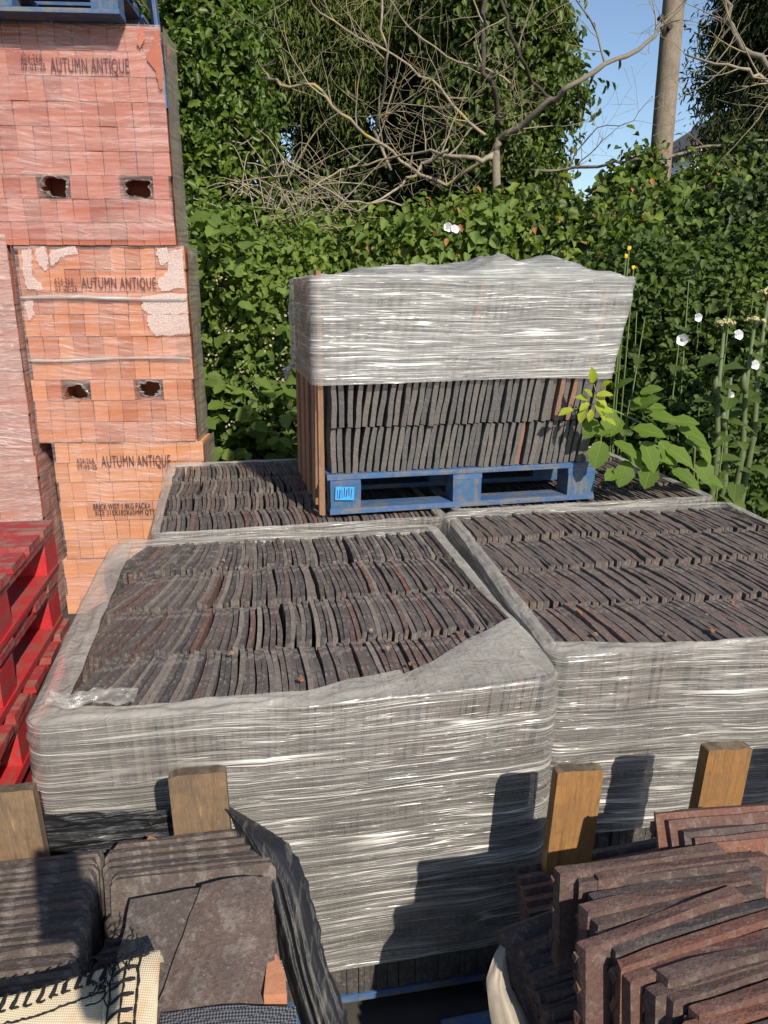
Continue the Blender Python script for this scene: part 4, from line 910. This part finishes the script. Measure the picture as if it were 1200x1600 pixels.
# brambles between bricks and the tall pack
def bramble(label, u, Y, regs, nleaf, ncanes, mat_set, cl, sz=1.):
    t = thing('bramble_bush', label, 'bramble', gp(u, Y)); mb = MB()
    for _ in range(ncanes):
        r_ = random.choice(regs); a = at(random.uniform(r_[0], r_[1]), r_[3]+60, Y+.3); b = at(random.uniform(r_[0], r_[1]), random.uniform(r_[2], r_[3]), Y-.1)
        mb.tube(arc_pts((a.x, a.y, .02), b, random.uniform(.1, .4), 10), [.006-.0004*i for i in range(11)], 5)
    mb.build('canes', M_BARK, t, world=True)
    for k in range(nleaf//3):
        r_ = random.choice(regs); p = at(random.uniform(r_[0], r_[1]), random.uniform(r_[2], r_[3]), Y-random.random()*.55)
        a0 = random.uniform(0, 6.28)
        for j in range(3):
            a = a0+(j-1)*1.15; d = (math.cos(a), math.sin(a)*.6-.2, random.uniform(-.5, .1))
            leaf_at(random.choice(mat_set), t, p, d, (random.gauss(0, .3), -.5+random.gauss(0, .3), 1), sz*random.uniform(.75, 1.35))
    crown('foliage', L_BRAM, t, bl_list(cl), 330, 34, .05*sz, .036*sz, cr=.16, droop=.3, front=.9); return t
bramble('bramble bush with small pink blossom between brick stack and tall pack', 390, 4.9,
        [(300, 470, 420, 560), (310, 465, 560, 715), (310, 460, 600, 715), (285, 400, 330, 430)], 291, 14, LM_BR, [(340, 420, 5.1, 70, 70, .35), (400, 500, 5.1, 85, 80, .35), (380, 620, 5.0, 90, 90, .3), (440, 440, 5.2, 60, 60, .3)])
t = thing('bramble_blossom', 'clusters of tiny pale pink bramble blossom and buds above the far left pack', 'blossom', gp(400, 4.4)); mb = MB(); t['group'] = 'bramble blossom'
M_PINK = m_plain('pale_pink_petal', (.46, .36, .27), .7, .3, 30, .5, .1)
for (u, v) in ((425, 535), (440, 560), (340, 440), (355, 520), (375, 575), (400, 600), (440, 590), (455, 640), (435, 680), (360, 660), (372, 300), (330, 560), (440, 490)):
    for k in range(6):
        p = at(u+random.gauss(0, 7), v+random.gauss(0, 8), 4.35+random.random()*.15); mb.box(p, (.009, .006, .009), Matrix.Rotation(random.random()*3, 3, (.3, .5, .8)), .003)
mb.build('petals', M_PINK, t, world=True, kind='stuff')
# nettles and tall herbs at the right
LM_UN = [leaf_mesh('leaf', .11, .07, 6, .14, .15, L_UNDERL) for _ in range(3)]
t = thing('leafy_herbs', 'tall shaded leafy herbs right of the tall pack', 'plants', gp(1040, 4.6)); mb = MB()
for k in range(34):
    u = random.uniform(950, 1240); Y = random.uniform(4.3, 5.0); b = at(u, random.uniform(430, 640), Y); a = Vector((b.x+random.uniform(-.1, .1), Y, 0)); mb.tube([a, a.lerp(b, .5)+Vector((random.uniform(-.04, .04), 0, 0)), b], [.008, .006, .003], 5)
    for j in range(9):
        f = .35+.65*j/9; p = a.lerp(b, f); an = j*2.4
        leaf_at(random.choice(LM_UN), t, p, (math.cos(an), math.sin(an), -.15), (0, -.2, 1), random.uniform(.7, 1.3)*(1.3-.5*f))
mb.build('stems', M_STEM, t, world=True)
crown('foliage', L_UNDER, t, bl_list([(980, 470, 5.0, 60, 80, .35), (1060, 500, 5.0, 90, 90, .35), (1160, 560, 4.8, 90, 120, .35), (1020, 640, 4.7, 80, 90, .3), (1130, 690, 4.6, 110, 80, .3), (1180, 450, 5.2, 70, 80, .3), (1180, 770, 4.3, 60, 30, .25), (1120, 750, 4.4, 60, 30, .25)]), 820, 26, .052, .034, cr=.18, front=.6)
# hogweed stems with umbels
M_HOG = m_plain('hogweed_stem', (.11, .14, .055), .6, .4, 20, .5, .3)  # stalk green darkened, with the shade they grow in put into the colour
for i, (u0, v0, u1, v1, Y, lab) in enumerate(((1122, 760, 1131, 520, 3.9, 'thick hogweed stalk with a cream flower head, left of its two neighbours'), (1135, 760, 1142, 590, 3.95, 'shorter hogweed stalk ending in a folded bud'), (1150, 780, 1178, 515, 4.0, 'leaning hogweed stalk with a flower head near the right edge'), (1162, 780, 1200, 470, 4.1, 'hogweed stalk cut by the right edge of the photo'))):
    top = at(u1, v1, Y); bot = at(u0, v0, Y); bot.z = 0; t = thing('hogweed_plant', lab, 'plant', (bot.x, bot.y, 0), 0, 'hogweed stalks at the right')
    trunk('stalk', M_HOG, t, [bot, bot.lerp(top, .3)+Vector((-.015, 0, 0)), bot.lerp(top, .55)+Vector((.012, 0, 0)), bot.lerp(top, .57)+Vector((.012, 0, 0)), bot.lerp(top, .6)+Vector((.014, 0, 0)), bot.lerp(top, .8)+Vector((-.008, 0, 0)), top], [.022, .019, .016, .021, .015, .013, .008], 9)
    if i != 1:
        mb = MB(); um = MB()
        for k in range(16):
            a = random.uniform(0, 6.28); r_ = random.uniform(0, .055); e = top+Vector((math.cos(a)*r_, math.sin(a)*r_, .06-.3*r_)); mb.tube([top, e], .0022, 4)
            for _ in range(5): um.box(e+Vector((random.gauss(0, .007), random.gauss(0, .007), random.gauss(0, .004))), (.009, .009, .007), None, .002)
        mb.build('rays', M_HOG, t, world=True); um.build('flower_head', M_UMBEL, t, world=True, kind='stuff')
    bu = MB(); p = bot.lerp(top, .78); bu.tube([p, p+Vector((-.03, -.02, .05)), p+Vector((-.035, -.02, .09)), p+Vector((-.03, -.02, .12))], [.006, .018, .017, .003], 7); bu.build('bud', M_HOG, t, world=True, smooth=True)
    for k in range(11):
        p = bot.lerp(top, .42+.05*k); an = k*2.2+i; leaf_at(random.choice(LM_UN), t, p, (math.cos(an), math.sin(an)-.3, random.uniform(-.4, .3)), (0, -.3, 1), random.uniform(.7, 1.5))
# bindweed flowers
def bindweed(u, v, Y, lab, s=1.):
    p = at(u, v, Y); o = None; n = 20; V = [(0, .055, 0)]; F = []
    for (r_, y) in ((.007, .035), (.014, .012), (.029, -.003)):
        for k in range(n):
            a = 2*math.pi*k/n; rr = r_*(1+.05*math.cos(5*a)*(r_/.029)); V.append((math.cos(a)*rr*s, (y+(.004*math.cos(5*a+.6)+random.uniform(-.003, .003) if r_ > .02 else 0))*s, math.sin(a)*rr*s))
    for k in range(n): F.append((0, 1+k, 1+(k+1) % n))
    for j in range(2):
        for k in range(n): a = 1+j*n+k; b = 1+j*n+(k+1) % n; F.append((a, a+n, b+n, b))
    o = MB().add(V, F).build('bindweed_flower', M_PETAL, smooth=True); o.location = p; o.rotation_euler = (R(random.uniform(-35, -5)), 0, R(random.uniform(-20, 25)))
    tag(o, lab, 'flower', 'white bindweed flowers')
for u, v, Y, lab, s in ((700, 355, 5.2, 'left one of the paired white bindweed flowers above the tall pack', 1.), (711, 358, 5.2, 'right one of the paired white bindweed flowers above the tall pack', 1.), (397, 621, 4.45, 'white bindweed flower low in the brambles beside the tall pack', 1.), (1066, 531, 4.2, 'widest white bindweed flower among the herbs at the right', 1.05), (1091, 496, 4.25, 'white bindweed flower high among the herbs at the right', .8), (1154, 523, 3.95, 'white bindweed flower beside the hogweed flower head', .9), (1180, 570, 4.0, 'white bindweed flower nearest the right edge', .9), (1143, 617, 4.3, 'small half hidden white bindweed flower between hogweed stalks', .6)):
    bindweed(u, v, Y, lab, s)
t = thing('yellow_weed', 'thin ragwort stem with small yellow flowers at the right end of the tall pack', 'plant', gp(985, 4.4)); mb = MB(); fl_ = MB()
for (u, v) in ((983, 388), (990, 418), (978, 400)):
    b = at(u, v, 4.4); mb.tube([Vector((b.x, 4.4, .1)), b], .004, 4)
    for k in range(8): a = k*.785; fl_.box(b+Vector((math.cos(a)*.006, random.uniform(-.006, .004), math.sin(a)*.006)), (.008, .004, .008), None, .002)
mb.build('stem', M_STEM, t, world=True); fl_.build('petals', M_YELLOW, t, world=True, kind='stuff')
# sapling in front of the right end of the tall pack
LS = [leaf_mesh('leaf', .115, .088, 6, .10, .10, L_SAP, .18) for _ in range(2)]; LB = [leaf_mesh('leaf', .06, .034, 6, .06, .2, L_BRIGHT, .2) for _ in range(2)]
sp = thing('sapling', 'young sapling with broad green leaves and lime tips, leaning over the far right tile pack', 'sapling', gp(1120, 3.6))
stem_paths = [[gp(1120, 3.75), at(1090, 740, 3.5), at(1000, 660, 3.15), at(935, 630, 2.92)], [gp(1120, 3.75), at(1075, 720, 3.45), at(1010, 690, 3.2)], [gp(1120, 3.75), at(1085, 700, 3.5), at(1060, 665, 3.3)]]
mb = MB()
for s_ in stem_paths: mb.tube(s_, [.008, .006, .004, .003][:len(s_)], 6)
mb.tube([at(935, 630, 2.92), at(928, 600, 2.90)], .002, 5); mb.tube([at(935, 630, 2.92), at(890, 641, 2.88)], .002, 5)
mb.build('stem', M_STEM, sp, world=True, smooth=True)
for (u, v, Y, du, dv, s_) in ((985, 640, 3.02, 40, -22, 1.1), (950, 640, 2.98, 8, 40, .9), (970, 655, 3.0, -20, 20, .9), (990, 670, 3.0, 45, 5, 1.15), (1000, 640, 3.05, 60, -12, .9), (960, 690, 3.0, 25, 14, 1.0), (1005, 690, 3.0, 20, 40, 1.2), (940, 690, 2.95, -10, 40, 1.0), (1045, 660, 3.2, 45, -4, 1.1), (1060, 670, 3.2, 55, 18, 1.2), (1030, 690, 3.1, 30, 40, 1.2), (980, 720, 3.0, -10, 40, 1.0), (1040, 700, 3.1, 40, 20, 1.2), (1085, 690, 3.3, 30, 30, 1.1), (1090, 720, 3.3, 20, 30, 1.1), (1050, 735, 3.2, 30, 12, 1.0), (1000, 615, 3.05, 40, -14, .8), (1020, 725, 3.1, -10, 30, 1.0), (960, 610, 3.0, 25, -20, .8), (1015, 650, 3.1, 50, 4, 1.0), (955, 665, 2.98, -22, 12, .8), (930, 655, 2.95, -16, 30, .8), (975, 700, 3.02, 30, 26, 1.0), (1010, 705, 3.08, 44, 14, 1.1), (1070, 690, 3.25, 50, 6, 1.0), (1065, 745, 3.25, 44, 24, .9), (1025, 670, 3.1, -26, 10, .8), (990, 625, 3.03, 34, 8, .8), (1100, 745, 3.35, 40, 16, .9), (970, 735, 3.0, -20, 10, .8)):
    a = at(u, v, Y); b = at(u+du, v+dv, Y-.04); leaf_at(random.choice(LS), sp, a, b-a, (random.gauss(0, .15), -.45, 1), s_*.95)
for (u, v, du, dv, s_) in ((926, 598, 0, -22, 1.0), (932, 618, 26, -4, 1.), (930, 622, 20, 10, .9), (925, 620, -10, -14, .8), (918, 625, -22, -8, .9), (920, 630, -14, 10, .8), (930, 630, 12, 16, .9), (936, 640, 26, 2, .9), (934, 642, 14, 16, .8), (926, 640, -6, 18, .8), (895, 640, -22, 6, 1.0), (912, 640, -6, 20, .9), (940, 605, 12, -10, .7), (945, 655, 20, 8, .8)):
    a = at(u, v, 2.88); b = at(u+du, v+dv, 2.86); leaf_at(random.choice(LB), sp, a, b-a, (random.gauss(0, .3), -.8, 1), s_)
t = thing('weed_seedling', 'small bright weed at the right edge beyond the far right tile pack', 'plant', gp(1130, 3.6)); mb = MB(); b = at(1130, 690, 3.6); mb.tube([Vector((b.x, 3.6, 0)), b], [.006, .003], 5); mb.build('stem', M_STEM, t, world=True)
LSM = leaf_mesh('leaf', .06, .022, 5, .2, .2, L_SAP)
for k in range(14):
    f = .45+.04*k; p = Vector((b.x, 3.6, b.z*f)); an = k*2.4; leaf_at(LSM, t, p, (math.cos(an), math.sin(an), .25), (0, 0, 1), 1.1)

# ------------------------------------------------------------------ bare tree in front of the hedge
bt = thing('bare_tree', 'leafless grey tree with lichen, its branches reaching across the top of the view', 'tree', gp(775, 6.4))
def grow(mb, p, d, r, ln_, depth, plane=.5, up_=.05):
    n = max(4, int(ln_/.07)); pts = [p.copy()]; rad = [r]; d = d.normalized()
    for i in range(n):
        d = (d+Vector((random.gauss(0, .13), random.gauss(0, .10)*plane, random.gauss(0, .13)+up_*.4))).normalized()
        pts.append(pts[-1]+d*(ln_/n)); rad.append(max(.0012, r*(1-.8*(i+1)/n)))
        if depth > 0 and random.random() < .46:
            s = Vector((random.gauss(0, 1), random.gauss(0, .35), random.gauss(.15, .8))).normalized(); nd = (d*.55+s*.75)
            grow(mb, pts[-1].copy(), nd, rad[-1]*.6, ln_*random.uniform(.3, .62), depth-1, plane, up_)
    mb.tube(pts, rad, 5 if r > .008 else 4, False)
def branch(path, Y, r0, r1, mat, tw, depth=2, tl=.6, n_sub=3, seed=0):
    P = [at(u, v, Y+.25*math.sin(i*.9+seed)) for i, (u, v) in enumerate(path)]; Q = []
    for i in range(len(P)-1):
        for k in range(n_sub): Q.append(P[i].lerp(P[i+1], k/n_sub)+Vector((random.gauss(0, .008), random.gauss(0, .02), random.gauss(0, .010))))
    Q.append(P[-1]); m = len(Q); rad = [(r0+(r1-r0)*i/(m-1))*.74*random.uniform(.92, 1.1) for i in range(m)]
    o = MB().tube(Q, rad, 7).build('branch', mat, bt, world=True, smooth=True)
    for i in range(1, m):
        if random.random() < tw*.62:
            d = (Q[i]-Q[i-1]).normalized(); s = Vector((random.gauss(0, 1), random.gauss(0, .35), random.gauss(.2, .9))).normalized()
            grow(TW, Q[i].copy(), d*.5+s*.8, min(.0065, rad[i]*.5), random.uniform(.4, 1.)*tl, depth)
TW = MB()
MB().tube([gp(778, 6.4), at(776, 420, 6.4), at(776, 300, 6.4), at(775, 236, 6.4)], [.05, .042, .034, .030], 9).build('trunk', M_BARK, bt, world=True, smooth=True)
random.seed(21)
branch([(775, 238), (779, 217), (812, 200), (862, 158), (887, 137), (946, 100), (1000, 75), (1033, 46), (1070, 0), (1090, -40)], 6.4, .038, .012, M_BARK, .75, 2, .75, seed=1)
branch([(862, 158), (833, 125), (812, 92), (796, 42), (779, 0), (770, -40)], 6.4, .022, .014, M_BARKD, .6, 2, .6, seed=2)
branch([(775, 200), (777, 150), (756, 120), (754, 62), (756, 0), (757, -40)], 6.5, .028, .022, M_BARKD, .7, 2, .6, seed=3)
branch([(768, 250), (744, 246), (700, 244), (687, 246), (662, 254), (637, 279), (612, 300), (560, 330)], 6.1, .024, .010, M_TWIG, .8, 2, .7, seed=4)
branch([(700, 240), (662, 238), (616, 246), (553, 258), (520, 271), (491, 292), (470, 300)], 6.0, .014, .008, M_LICHEN, .8, 2, .7, seed=5)
branch([(775, 240), (700, 290), (640, 262), (600, 230), (560, 200), (520, 165), (492, 138), (440, 135), (415, 118), (380, 100), (330, 95), (300, 88), (262, 72)], 6.0, .020, .009, M_LICHEN, .7, 2, .6, seed=6)
branch([(610, 262), (582, 204), (591, 180), (603, 120), (603, 83), (596, 30), (600, -30)], 6.2, .017, .010, M_LICHEN, .9, 2, .7, seed=7)
branch([(830, 270), (900, 262), (950, 254), (992, 250), (1033, 250), (1087, 233), (1142, 225), (1200, 220), (1260, 215)], 6.5, .016, .014, M_BARK, .6, 2, .6, seed=8)
branch([(1280, 160), (1200, 125), (1167, 110), (1117, 100), (1071, 85)], 6.0, .022, .008, M_TWIG, .8, 2, .6, seed=9)
branch([(1290, 140), (1200, 100), (1162, 79), (1142, 42), (1133, 0), (1130, -30)], 6.1, .028, .018, M_BARK, .7, 2, .6, seed=10)
branch([(760, 210), (720, 180), (690, 140), (640, 100), (560, 60), (500, 20), (470, -30)], 6.3, .016, .008, M_LICHEN, .9, 2, .7, seed=11)
branch([(800, 130), (760, 110), (700, 90), (640, 40), (600, -10)], 6.4, .012, .007, M_LICHEN, .9, 2, .6, seed=12)
branch([(946, 100), (930, 40), (900, 0), (890, -40)], 6.4, .010, .006, M_BARK, .9, 2, .6, seed=13)
branch([(870, 300), (900, 240), (930, 200), (990, 190), (1020, 150)], 6.5, .008, .003, M_BARK, .8, 1, .5, seed=14)
branch([(640, 330), (600, 310), (560, 320), (500, 290), (450, 260), (400, 200)], 6.0, .010, .005, M_TWIG, .9, 2, .6, seed=15)
o = TW.build('twigs', M_LICHEN, bt, world=True, kind='stuff')
# dead bramble tangle
random.seed(5)
t = thing('dead_brushwood', 'tangle of pale dead stems left of the bare branches, above the brambles', 'brushwood', gp(440, 5.8)); t['kind'] = 'stuff'; mb = MB()
for k in range(75):
    u = random.gauss(440, 50); v = random.gauss(320, 45); a = at(u, v, 5.7+random.random()*.5); an = random.uniform(0, 6.28); l = random.uniform(.2, .8)
    b = a+Vector((math.cos(an)*l, random.uniform(-.2, .2), math.sin(an)*l*.7)); mb.tube(arc_pts(a, b, random.uniform(-.05, .2), 6), [.0042, .004, .0036, .003, .0026, .002, .0015], 4)
for k in range(26):
    u = random.gauss(310, 14); v = random.gauss(390, 30); a = at(u, v, 4.9); an = random.uniform(2, 4); l = random.uniform(.15, .4)
    b = a+Vector((math.cos(an)*l, 0, math.sin(an)*l)); mb.tube(arc_pts(a, b, .05, 5), .004, 4)
mb.build('stems', M_TWIG, t, world=True, kind='stuff')

# ------------------------------------------------------------------ pole and house
pb = gp(1020, 7.3); pl = thing('utility_pole', 'tall weathered wooden utility pole against the blue sky', 'pole', pb)
q0 = at(1018, 420, 7.3); q1 = at(1058, -60, 7.3); dd = (q1-q0).normalized(); k0 = q0-dd*(q0.z/dd.z)
trunk('shaft', M_POLE, pl, [k0, q0, q0.lerp(q1, .5), q1, q1+dd*2.5], [.105, .098, .092, .087, .082], 24)
for i, (u, v) in enumerate(((1030, 30), (1044, 45))):
    c = at(u, v, 7.215); MB().tube([c, c+Vector((0, -.06, 0))], .02, 8).build('bolt', M_BARKD, pl, world=True)
wires = MB()
hs = thing('house', 'white gabled house with a dark roof, glimpsed behind the cypress', 'house', (gp(1100, 17).x, 17, 0))
h0 = at(1080, 258, 17); h1 = at(1135, 200, 17); hw = 5.0
x0 = h0.x; ze = at(1080, 232, 17).z; zr_ = at(1135, 175, 17).z+.8; 
MB().prism([(x0, 17, 0), (x0+hw, 17, 0), (x0+hw, 17, ze), (x0+hw/2, 17, zr_), (x0, 17, ze)], (0, 6, 0)).build('wall', M_WHITE, hs, world=True)
for sgn in (0, 1):
    a = Vector((x0-.15 if sgn == 0 else x0+hw+.15, 16.8, ze-.1)); b = Vector((x0+hw/2, 16.8, zr_+.08)); n = Vector((0, 0, .12))
    MB().prism([a, b, b+n, a+n], (0, 6.4, 0)).build('roof', M_ROOF, hs, world=True)
f = MB().box((x0+1.2, 16.98, 1.9), (.9, .06, 1.1)).build('window', M_WHITE, hs, world=True)
MB().box((x0+1.2, 16.945, 1.9), (.74, .02, .94)).build('pane', m_plain('window_glass', (.03, .04, .05), .08, .6, 5, .1, .0), f, world=False); f.children[0].location = Vector((0, 0, 0))-hs.location

# ------------------------------------------------------------------ the photographer, behind the camera (casts the shadow at the left)
BX = -.20
ph = thing('person', 'person in a dark jacket standing before the near stacks, one hand holding up a phone', 'person', (-.02, -.42, 0))
def skin(name, pts, edges, mat, root=0):
    me = bpy.data.meshes.new(name); me.from_pydata([p[:3] for p in pts], edges, []); o = link(name, me, mat, ph)
    o.modifiers.new('skin', 'SKIN'); 
    for i, p in enumerate(pts):
        sv = me.skin_vertices[0].data[i]; sv.radius = (p[3], p[3] if len(p) < 5 else p[4]); sv.use_root = (i == root)
    m = o.modifiers.new('sub', 'SUBSURF'); m.levels = 1; m.render_levels = 1; return o
M_JACKET = m_plain('dark_jacket', (.05, .055, .07), .85, .2, 20, .3, .3); M_SKIN = m_plain('skin', (.52, .32, .24), .55, .4, 20, .1, .1)
B = [(0, 0, .95, .15, .11), (0, 0, 1.15, .14, .10), (0, 0, 1.36, .17, .11), (0, 0, 1.47, .07, .06), (0, .03, 1.56, .055, .055),
     (.10, 0, .90, .09), (.11, .02, .48, .06), (.12, -.02, .08, .045), (.12, .14, .04, .04), (-.10, 0, .90, .09), (-.11, .02, .48, .06), (-.12, -.02, .08, .045), (-.12, .14, .04, .04),
     (.19, 0, 1.40, .06), (.30, .06, 1.20, .048), (.085, .30, 1.53, .032), (-.19, 0, 1.40, .06), (-.25, -.01, 1.13, .046), (-.24, .07, .88, .030)]
B = [p if i == 15 else (p[0]+BX,)+tuple(p[1:]) for i, p in enumerate(B)]
skin('body', B, [(0, 1), (1, 2), (2, 3), (3, 4), (0, 5), (5, 6), (6, 7), (7, 8), (0, 9), (9, 10), (10, 11), (11, 12), (2, 13), (13, 14), (14, 15), (2, 16), (16, 17), (17, 18)], M_JACKET)
skin('head', [(BX, .03, 1.56, .055, .055), (BX, .05, 1.66, .085, .10), (BX, .045, 1.74, .07, .085), (BX+.02, .155, 1.66, .014, .016)], [(0, 1), (1, 2), (1, 3)], M_SKIN)
for sx in (-1, 1):
    if sx > 0:
        H_ = [(.085, .30, 1.53, .028), (.078, .355, 1.60, .034, .018)]; E = [(0, 1)]
        for k in range(4):
            b = len(H_); zf = 1.585+.024*k; H_ += [(.066, .378, zf, .009), (.045, .384, zf+.006, .0085), (.026, .380, zf+.008, .007)]; E += [(1, b), (b, b+1), (b+1, b+2)]
        b = len(H_); H_ += [(.060, .350, 1.63, .010), (.040, .352, 1.655, .009)]; E += [(1, b), (b, b+1)]
    else:
        x = BX-.24; H_ = [(x, .07, .88, .026), (x, .085, .80, .018, .034)]; E = [(0, 1)]
        for k in range(4):
            b = len(H_); yf_ = .055+.021*k; H_ += [(x, yf_, .755, .009), (x+.008, yf_+.004, .725, .0085), (x+.018, yf_+.006, .70-.004*k, .007)]; E += [(1, b), (b, b+1), (b+1, b+2)]
        b = len(H_); H_ += [(x+.02, .12, .80, .010), (x+.028, .128, .77, .009)]; E += [(1, b), (b, b+1)]
    skin('hand', H_, E, M_SKIN)
pm = MB().box((.02, .369, 1.652), (.076, .008, .16)).build('phone', m_plain('black_phone', (.02, .02, .022), .3, .5, 5, .05, 0.))
pm.location = ph.location; tag(pm, 'black phone held upright by the person before the near stacks', 'phone')
